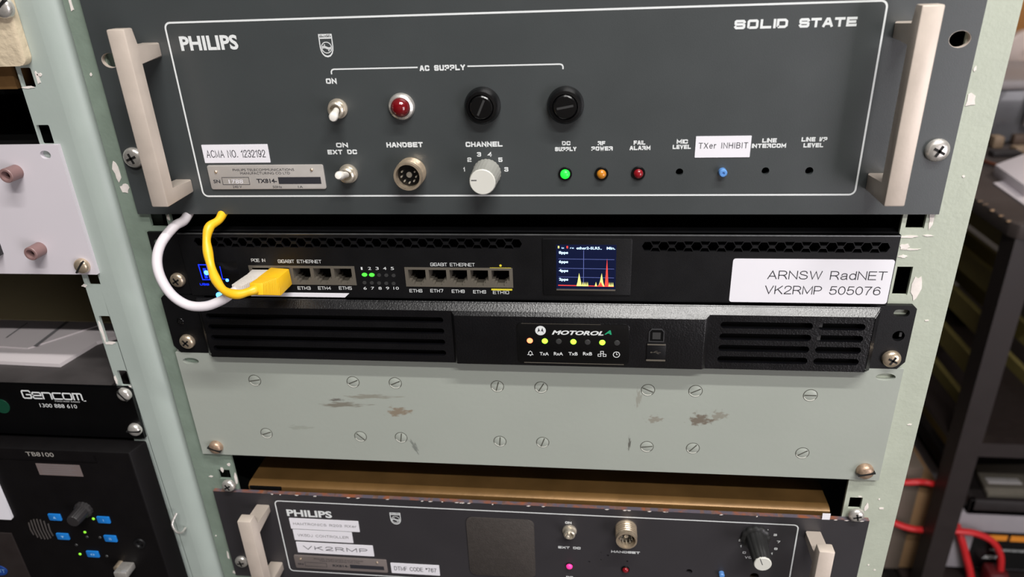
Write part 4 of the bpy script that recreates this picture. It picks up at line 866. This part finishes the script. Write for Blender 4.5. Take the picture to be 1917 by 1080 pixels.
def gencom():
    T = thing('service_panel', 'black panel with white Gencom lettering and phone number', 'equipment panel', (-525, 3, -178))
    zt, zb = -132.8, -177.4
    MB().prism([(LX0, zb), (LX1-.8, zb), (LX1-.4, zt-3), (LX1-3, zt), (LX0, zt)], 0, 3).build('front_panel', mat('gloss_black_paint', S(4, 4, 5), .35, var=.05, spec=.3), T, smooth=False)
    MB().box(-745, -302, 3, 330, zb+1, -134).build('chassis', mat('dusty_black_metal', S(62, 58, 58), .65, var=.25, vscale=40), T)
    for u, v, s in ((230, 741, -55), (250, 807, 0)):
        x, z = A(u, v, -3); pan_head('mounting_screw', x, 0, z, 5.2, T, CHM, slot=s, h=4)
    mb = MB(); a = A(44, 746); b = A(160, 753)
    mb.squared('Gencom', (a[0], a[1]), (b[0]-1, a[1]), 7.6, 1.15, -.1, gap=.12)
    c = A(158, 751); mb.flat([(c[0]-1, c[1]), (c[0]+1.5, c[1]-.2), (c[0]+1.5, c[1]+.8)], -.1)
    a = A(103, 752); b = A(150, 753); mb.text('TWO-WAY RADIO', a, (b[0], a[1]), 1.1, -.1); a = A(76, 762); b = A(146, 766); mb.text('1300 888 610', a, (b[0], a[1]), 3.5, -.1)
    mb.build('printed_lettering', WHP, T)
    a = A(4, 760); MB().prism(circ(a[0], a[1], 6.2, 28), -.6, 0).build('green_disc', mat('dark_green_plastic', S(14, 62, 44), .4, var=0), T)
gencom()
def base_station():
    T = thing('base_station', 'black TB8100 base station with small blue buttons and a round speaker grille', 'radio base station', (-525, 3, -320))
    zt = -178.6; Yf = -20; zf = -173.5; BT = mat('satin_black_plastic', S(8, 6, 7), .55, var=.1, bump=.1, bscale=900, spec=.2)
    xr = A(261, 840, Yf)[0]; zf = A(120, 838, Yf)[1]
    # hood: flat face, sloping top and chamfered right side
    mb = MB(); zb = -400
    F = [(LX0, Yf, zb), (xr, Yf, zb), (xr, Yf, zf), (LX0, Yf, zf)]; Bk = [(LX0, -1, zb), (LX1+1, -1, zb), (LX1+1, -1, zt), (LX0, -1, zt)]
    F = [(LX0, Yf, zb), (-277.5, Yf, zb), (-277.5, Yf, -180.2), (LX0, Yf, -180.2)]; 
    Bk = [(LX0, -.6, zb), (-283, -.6, zb), (-283, -.6, -178.6), (LX0, -.6, -178.6)]
    Yf2 = -14; F = [(LX0, Yf2, zb), (-289.5, Yf2, zb), (-289.5, Yf2, -180.5), (LX0, Yf2, -180.5)]
    mb.hexa(F+Bk, bev=1.2); mb.build('front_cover', BT, T)
    MB().box(-745, -302, 3, 330, -398, -182).build('chassis', DRK, T)
    Y = Yf2; y = Y-.12; P = lambda u, v: A(u, v, Y)
    mb = MB(); a = P(50, 853); b = P(102, 855); mb.text('TB8100', a, (b[0], a[1]), 4.0, y, bold=.01); mb.build('printed_lettering', mat('faded_grey_print', S(150, 146, 140), .6, var=0), T)
    a = P(64, 866); b = P(160, 892); o = MB().box(a[0]+1, b[0]-1.5, Y-.3, Y, b[1], a[1]-.5).build('rating_label', mat('brown_grey_label', S(112, 100, 98), .6, var=.06), T)
    mb = MB()
    for k in range(5): z = a[1]-1.5-k*(a[1]-b[1]-1)/5.2; mb.line([(a[0]+4, z), (b[0]-6-3*(k % 2), z)], .35, Y-.36)
    mb.build('fine_print', GINK, o)
    a = P(4, 857); b = P(180, 858); MB().box(a[0]-3, b[0], Y-.5, Y, a[1]-.6, a[1]).box(b[0]-1, b[0], Y-.5, Y, a[1], a[1]+6).build('moulded_line', BT, T)
    BB = mat('blue_button_plastic', S(26, 118, 200), .4, var=.03)
    icons = []
    for i, (u, v) in enumerate(((104, 967), (119, 1003), (195, 972), (208, 1007), (175, 1036))):
        x, z = P(u, v); o = MB().prism(rrect(x-5.3, x+5.3, z-3.3, z+3.3, .9, 3), Y-1.1, Y, bev=.25).build('button', BB, T)
        mb = MB()
        if i < 2: mb.flat([(x-1.4, z-1), (x+1.2, z-1), (x-.2, z+1.3)] if i == 0 else [(x-1.4, z+1), (x+1.2, z+1), (x-.2, z-1.3)], Y-1.18)
        elif i == 2: mb.line([(x, z-1.2), (x, z+1.2)], .5, Y-1.18)
        elif i == 3: mb.line([(x-.6, z-1.2), (x-.6, z+1.2)], .5, Y-1.18); mb.line([(x+.6, z-1.2), (x+.6, z+1.2)], .5, Y-1.18)
        else: mb.flat([(x-2, z), (x-.5, z+1.2), (x-.5, z-1.2)], Y-1.18); mb.flat([(x+2, z), (x+.5, z+1.2), (x+.5, z-1.2)], Y-1.18)
        mb.build('button_symbol', mat('pale_blue_print', S(140, 190, 235), .6, var=0) if i == 0 else bpy.data.materials['pale_blue_print'], o)
    for u, v in ((175, 971), (159, 996), (150, 1037)):
        x, z = P(u, v); MB().lathe((x, Y, z), [(1.2, 0), (1, .4), (0, .6)], seg=14).build('status_light', mat('small_lime_light', S(130, 210, 50), .4, var=0, emit=S(130, 220, 50), es=.8) if u == 175 else bpy.data.materials['small_lime_light'], T)
    for u, v in ((187, 1006), (143, 1020), (200, 1041), (163, 1005)):
        x, z = P(u, v); MB().lathe((x, Y, z), [(1.3, 0), (1, .4), (0, .5)], seg=14).build('unlit_light', LOF, T)
    x, z = P(140, 983); x, z = A(142, 970, Y-10)
    o = MB().lathe((x, Y, z), [(7.4, 0), (7.2, 2), (5.6, 3), (5.0, 13), (4.6, 13.8), (0, 14)], seg=48, flute=.05, fn=14).build('volume_knob', mat('charcoal_knob', S(40, 38, 39), .45, var=.05), T)
    mb = MB()
    cx, cz = P(77, 990)
    for k in range(7):
        xx = -8.4+k*2.8; hh = math.sqrt(max(0, 10.5**2-xx**2)); c = math.radians(0)
        mb.tube([(cx+xx, Y-.3, cz-hh), (cx+xx, Y-1.0, cz), (cx+xx, Y-.3, cz+hh)], .55, 8)
    mb.build('speaker_grille', mat('grey_grille_rib', S(66, 62, 60), .4, var=.05), T)
    x, z = P(262, 1017); MB().lathe((x, Y, z), [(5, 0), (4.6, 1.2), (3.2, 1.2), (2.6, -.2), (1.5, .3), (0, .8)], seg=24).build('mounting_dimple', BKM, T)
    x, z = A(232, 1066, Y-6)
    o = MB().box(x-5, x+6, Y-12, Y, z-3.5, z+2.5, bev=1).build('antenna_adapter', CHM, T); MB().lathe((x-6, Y, z), [(3, 0), (3, 6), (2, 6.5), (0, 6.5)], seg=18).build('coax_nut', BRS, o)
    mb = MB(); a = A(323, 967, -4); b = A(335, 1042, -4)
    MB().tube(catmull([(a[0]+2, -1, a[1]+1), (a[0], -6, a[1]-4), (a[0]+.3, -7, a[1]-9), (a[0]+1.5, -6, a[1]-14), (a[0]+3, -3, a[1]-17), (a[0]+3.5, 2, a[1]-17)], 6), .9, 8).build('latch_wire', CHM, T)
    # neighbouring module at the far left
    a = A(22, 972, Y-2); c = A(50, 1080, Y-2)
    MB().box(LX0+4, a[0]-7, Y-1.5, Y, zb+2, A(3, 978, Y)[1]-10, bev=.5).build('module_cover', mat('brown_black_cover', S(30, 24, 23), .5, var=.1), T)
    a = A(20, 970, Y-1); b = A(0, 912, Y-1); MB().prism(rrect(-470, A(20, 965, Y-2)[0], A(15, 973, Y-2)[1], A(0, 890, Y-2)[1], 2, 4), Y-2, Y).build('sticker', STK, T, label='white label at the far left')
    a = A(2, 1068, Y-2); o = MB().prism(circ(a[0]-3, a[1], 8.5, 28, 5.5), Y-2.2, Y-1).build('oval_badge', mat('dark_blue_badge', S(24, 60, 130), .4, var=.03), T)
    mb = MB(); mb.text('TAIT', (a[0]-9, a[1]-2), (a[0]+4, a[1]-2), 4, Y-2.3); mb.build('badge_lettering', mat('pale_badge_print', S(120, 160, 200), .5, var=0), o)
base_station()
def shelf_papers():
    OL = mat('olive_drab_card', S(150, 138, 104), .7, var=.08, vscale=12)
    T = thing('drawing_folder', 'olive-brown folder lying behind the white papers in the left rack', 'folder', (-470, 120, -134))
    MB().hexa([(-720, 98, -129), (-304, 92, -129), (-304, 300, -92), (-720, 300, -92), (-720, 98, -133), (-304, 92, -133), (-304, 300, -96), (-720, 300, -96)], bev=.6).build('cover', OL, T)
    mb = MB()
    for x in (-560, -480, -410): mb.poly3([(x, 99, -128.7), (x+3, 99, -128.7), (x+83, 298, -91.6), (x+79, 298, -91.6)])
    mb.build('fold_shade_strip', mat('fold_shade', S(60, 52, 38), .8, var=0), T)  # dark strips paint the shade along the folds
    PAP = mat('document_paper', S(206, 198, 200), .7, var=.03, vscale=15)
    T = thing('paper_stack', 'white papers lying on the black chassis, left rack', 'papers', (-400, 40, -134))
    MB().prism([(-520, 33), (-358, 27), (-351, 62), (-322, 88), (-322, 112), (-520, 112)], -133.8, -130.8, axis='z').build('sheets', PAP, T)
    MB().prism([(-520, 56), (-400, 48), (-366, 88), (-366, 110), (-520, 110)], -130.8, -129.8, axis='z').build('top_sheet', PAP, T)
    mb = MB()  # dark stripes painted for the shaded gap between the sheets
    for (u0, v0, u1, v1, w_, zz) in ((62, 648, 165, 570, 3.5, -129.6), (140, 622, 178, 598, 2, -130.6), (10, 632, 50, 604, 1.5, -129.6)):
        a = AZ(u0, v0, zz); b = AZ(u1, v1, zz); mb.poly3([(a[0], a[1], zz), (a[0]+w_, a[1], zz), (b[0]+w_, b[1], zz), (b[0], b[1], zz)])
    mb.build('gap_stripe', GINK, T)
shelf_papers()
# ---------------------------------------------------------------- background on the right
def background():
    zt = -305; TY = 800
    cx, _ = A(1905, 425, TY); zt = A(1905, 425, TY)[1]; cx = A(1905, 425, TY)[0]
    TOP = mat('worn_brown_worktop', S(74, 66, 64), .5, var=.25, vscale=9)
    T = thing('workbench', 'dark workbench with a worn rounded corner behind the rack at the right', 'workbench', (cx+600, TY+350, -Z0))
    DM = mat('dark_brown_steel', S(38, 30, 29), .5, var=.1)
    o = MB().prism([(cx, TY+25), (cx+8, TY+8), (cx+25, TY), (2550, TY), (2550, TY+800), (cx, TY+800)], zt-26, zt, axis='z', bev=3).build('worktop', TOP, T)
    mb = MB(); random.seed(4)
    for k in range(9): mb.lathe((cx+3+random.random()*3, TY+30+k*26+random.random()*12, zt-1.5), [(6, 0), (4, 1.3), (0, 1.7)], axis=(0, 0, 1), seg=8)
    mb.build('worn_edge_patches', mat('bare_wood_patch', S(170, 140, 112), .6, var=.2, vscale=80), o)
    for x, y in ((cx+8, TY+10), (cx+8, TY+740), (2480, TY+10), (2480, TY+740)): MB().box(x, x+42, y, y+42, -Z0, zt-26).build('leg', DM, T)
    zs = A(1850, 850, TY)[1]
    MB().box(cx+10, 2500, TY+12, TY+36, zs-16, zs+16).build('cross_bar', DM, T)
    MB().box(cx-4, 2520, TY+60, TY+760, -1180, -1160).build('lower_shelf', DM, T)
    MB().box(cx+10, 2510, TY+40, TY+760, zs-6, zs+6).build('middle_shelf', DM, T)
    # slatted olive case under the bench
    OLV = mat('olive_slat_paint', S(124, 112, 62), .6, var=.1)
    D2 = thing('slatted_case', 'olive slatted case in the dark under the workbench', 'storage case', (cx+130, TY+300, zs))
    xs = cx+70
    for xx, nm in ((xs, 0), (xs+175, 1)):
        for k in range(5):
            z = zt-165-k*92; MB().box(xx, xx+12, TY+80, TY+700, z-34, z+10).build('slat', OLV, D2)
    for yy in (TY+70, TY+680):
        for xx in (xs, xs+175): MB().box(xx, xx+16, yy, yy+30, zs+7, zt-60).build('upright', OLV, D2)
    MB().box(xs, xs+190, TY+690, TY+712, zs+7, zt-60).build('back_board', mat('dark_olive_board', S(30, 32, 24), .8, var=.1), D2)
    MB().box(xs, xs+190, TY+72, TY+700, zt-100, zt-56).build('top_board', OLV, D2)
    # things on the bench
    def on(u, v): return AZ(u, v, zt)
    T = thing('paper_pad', 'white paper pad lying near the bench corner', 'paper pad', on(1900, 350))
    a = on(1858, 326); PAPW = mat('bright_paper', S(214, 206, 212), .6, var=.02)
    p = [on(1858, 328), on(1917, 372), on(1990, 340), on(1930, 300)]
    MB().prism([(q[0], q[1]) for q in p], zt, zt+22, axis='z', bev=1).build('sheets', PAPW, T)
    T = thing('document', 'white paper sheet under the pad on the bench', 'paper', on(1895, 375))
    p = [on(1859, 345), on(1925, 392), on(2000, 370), on(1940, 330)]
    MB().prism([(q[0], q[1]) for q in p], zt+.2, zt+3, axis='z').build('sheet', PAPW, T)
    CU = mat('copper', S(176, 110, 84), .35, metal=.8, var=.1)
    w_ = [on(1830, 302), on(1850, 310), on(1875, 316), on(1930, 320)]
    tag(MB().tube(catmull([(q[0], q[1], zt+6) for q in w_], 6), 3.5, 10).build('copper_wire', CU), 'thin copper wire lying across the bench by the papers', 'wire')
    T = thing('clear_tub', 'grey translucent plastic tub on the bench, beside the rack rail', 'plastic tub', on(1880, 265))
    TUB = mat('smoky_plastic', S(104, 104, 108), .3, var=.15, vscale=14, coat=.4)
    q = on(1840, 268); r = A(1860, 140, q[1]); h = r[1]
    MB().hexa([(q[0]-20, q[1], zt), (q[0]+420, q[1], zt), (q[0]+440, q[1]-15, h-30), (q[0]-35, q[1]-15, h-30), (q[0]-20, q[1]+220, zt), (q[0]+420, q[1]+220, zt), (q[0]+440, q[1]+240, h-30), (q[0]-35, q[1]+240, h-30)], bev=8).build('body', TUB, T)
    MB().box(q[0]-45, q[0]+450, q[1]-25, q[1]+250, h-30, h-8, bev=6).build('lid', mat('pale_grey_lid', S(150, 143, 144), .4, var=.03), T)
    MB().box(q[0]+62, q[0]+82, q[1]-32, q[1]-20, h-110, h-20, bev=3).build('latch', mat('pale_latch', S(160, 150, 152), .4, var=0), T)
    T = thing('cardboard_box', 'brown cardboard box at the top right beyond the rack', 'cardboard box', on(1890, 240))
    Yb = q[1]+420; a = A(1880, 85, Yb); CB = mat('cardboard', S(180, 124, 66), .8, var=.08, vscale=10)
    MB().box(a[0]-140, a[0]+380, Yb, Yb+260, zt, zt+5).box(a[0]-140, a[0]+380, Yb+200, Yb+300, zt, a[1]+360, bev=4).box(a[0]-140, a[0]+380, Yb+2, Yb+300, a[1]-8, a[1]+360, bev=4).build('carton', CB, T)
    T = thing('cable_reel', 'pale round reel below the cardboard box', 'cable reel', on(1895, 250))
    Yr = q[1]+300; a = A(1893, 98, Yr)
    MB().lathe((a[0]+30, Yr, a[1]-8), [(66, 0), (66, 22), (60, 26), (20, 26), (18, 20), (0, 20)], seg=40).build('flange', mat('pink_white_plastic', S(205, 188, 182), .4, var=.04), T)
    MB().box(a[0]-10, a[0]+70, Yr, Yr+60, zt, a[1]-60).build('stand', DM, T)
    # scattered small clutter on the worktop
    random.seed(12); cols = [('dull_steel', S(122, 112, 112)), ('tan_plastic', S(150, 128, 106)), ('dark_plastic', S(48, 44, 46)), ('brown_wood', S(96, 78, 66))]
    for k, (u, v, sx, sz, m) in enumerate(((1868, 250, 60, 26, 0), (1895, 258, 46, 18, 2), (1862, 275, 22, 26, 1), (1912, 285, 40, 14, 1), (1880, 292, 60, 12, 2), (1905, 268, 34, 22, 3))):
        p = on(u, v); mm = bpy.data.materials.get(cols[m][0]) or mat(cols[m][0], cols[m][1], .5, var=.15)
        oo = MB().box(p[0]-sx/2, p[0]+sx/2, p[1]-14, p[1]+14, zt, zt+sz, bev=3).build('parts_box', mm)
        tag(oo, ['pale steel part at the back of the bench clutter', 'low dark case among the bench clutter', 'small tan block nearest the rack on the bench', 'flat tan block near the frame edge on the bench', 'long low dark block in front of the bench clutter', 'brown wooden block among the bench clutter'][k], 'bench clutter', 'small parts on the workbench')
    # lower things
    Y1 = 880
    T = thing('battery_box', 'white box with a black and orange label at the bottom right', 'battery box', (A(1850, 1000, Y1)[0], Y1, -1150))
    a = A(1786, 959, Y1); WB = mat('off_white_case', S(150, 145, 150), .5, var=.03)
    BX0 = a[0]; ztb = a[1]
    MB().box(BX0, BX0+420, Y1, Y1+300, -1145, ztb, bev=5).build('case', WB, T)
    b = A(1826, 994, Y1); c = A(1917, 1075, Y1)
    o = MB().box(b[0], b[0]+300, Y1-1.2, Y1, A(1830, 1062, Y1)[1], b[1]).build('label_panel', BKP, T)
    mb = MB(); p = A(1850, 1001, Y1-1); q2 = A(1884, 1012, Y1-1); mb.box(p[0], q2[0], Y1-2, Y1-1, q2[1], p[1]); p3 = A(1893, 1003, Y1-1); mb.box(p3[0], p3[0]+150, Y1-2, Y1-1, q2[1]-1, p3[1]); mb.build('orange_strip', mat('orange_print', S(225, 140, 40), .5, var=.05), o)
    mb = MB(); p = A(1852, 1030, Y1-1); mb.text('RECHARGEABLE SEALED', p, (p[0]+120, p[1]), 6, Y1-2.2); p = A(1838, 1044, Y1-1); q3 = A(1866, 1044, Y1-1); mb.text('ADM', p, (q3[0], p[1]), 9, Y1-2.2, shear=.3, bold=.02); mb.build('label_lettering', WHP, o)
    MB().box(BX0+20, BX0+400, Y1+20, Y1+280, -1160, -1144).build('base', DM, T)
    # black tray with grey meter above
    Y2 = 960; a = A(1800, 930, Y2)
    T = thing('equipment_tray', 'black tray carried above the white battery box', 'tray', (a[0]+150, Y2, ztb))
    zt2 = A(1850, 938, Y2)[1]
    zm = A(1850, 924, Y1+30)[1]; zf_ = A(1850, 937, Y1-4)[1]
    MB().box(a[0]-30, a[0]+420, Y1-4, Y1+8, ztb+1, zf_, bev=2).box(a[0]-30, a[0]+420, Y1-4, Y1+280, ztb+1, ztb+14, bev=2).box(a[0]-30, a[0]-18, Y1-4, Y1+280, ztb+1, zf_, bev=2).build('tray_body', mat('dark_tray', S(36, 31, 31), .5, var=.1), T)
    T = thing('test_meter', 'silver-topped instrument lying in the black tray', 'instrument', (a[0]+150, Y1+60, ztb+15))
    p = [AZ(1822, 868, zm), AZ(1990, 868, zm), AZ(1990, 928, zm), AZ(1850, 924, zm)]
    MB().prism([(r_[0], r_[1]) for r_ in p], ztb+15, zm, axis='z', bev=3).build('case', mat('grey_instrument_paint', S(120, 114, 104), .4, var=.05), T)
    p = [AZ(1842, 895, zm), AZ(1904, 897, zm), AZ(1914, 907, zm), AZ(1850, 905, zm)]
    MB().prism([(r_[0], r_[1]) for r_ in p], zm-1, zm+3, axis='z', bev=1).build('silver_bar', mat('bright_silver', S(200, 196, 196), .3, var=.02), T)
    # cartons behind rail
    T = thing('grey_carton', 'grey-brown carton with a tan side low beside the rack rail', 'carton', (A(1700, 1000, 880)[0], 880, -1160))
    YC = 880; a = A(1728, 870, YC); GC = mat('grey_brown_card', S(104, 92, 82), .8, var=.06, vscale=8)
    MB().box(a[0]-260, a[0]+5, YC, YC+320, -1158, A(1700, 875, YC)[1], bev=3).build('carton', GC, T)
    MB().box(a[0]+5, a[0]+50, YC+5, YC+310, -1158, A(1740, 915, YC)[1], bev=2).build('side_flap', mat('tan_card', S(150, 118, 84), .8, var=.06), T)
    RED = mat('red_cable_jacket', S(205, 38, 42), .35, var=.04)
    def cab(pts, r, label):
        tag(MB().tube(catmull([PT(*p) for p in pts], 8), r, 12).build('power_cable', RED), label, 'cable', 'red power cables')
    cab([(1640, 888, 865), (1690, 902, 865), (1725, 902, 865), (1760, 907, 875), (1800, 900, 995)], 6.5, 'red cable running level behind the rail, upper one')
    cab([(1640, 960, 865), (1680, 981, 860), (1710, 990, 855), (1745, 993, 855), (1790, 994, 855), (1825, 998, 855), (1856, 1012, 855), (1872, 1036, 855), (1873, 1062, 855), (1868, 1090, 865), (1860, 1180, 875)], 7, 'red cable curving over and down in front of the battery label')
    cab([(1770, 940, 975), (1783, 965, 905), (1795, 995, 875), (1808, 1040, 865), (1818, 1090, 860), (1825, 1200, 865)], 8, 'red cable dropping steeply across the white box')
    x, z = A(1864, 1072, 850)
    tag(MB().box(x-17, x+26, 838, 878, z-50, z+4, bev=8).build('cable_clamp', mat('dark_red_clamp', S(88, 22, 26), .4, var=.1)), 'dark red clamp holding the curved cable', 'clamp')
background()
# ceiling fittings that carry the tubes
def fittings():
    for y in (-1230, -630):
        T = thing('ceiling_lamp', 'long ceiling lamp nearer the racks' if y > -1000 else 'long ceiling lamp further out over the aisle', 'lamp', (450, y, 1395), group='ceiling lamps')
        MB().box(-90, 990, y-60, y+60, 1340, 1399, bev=4).build('housing', mat('white_lamp_metal', S(220, 220, 218), .5, var=0), T)
fittings()
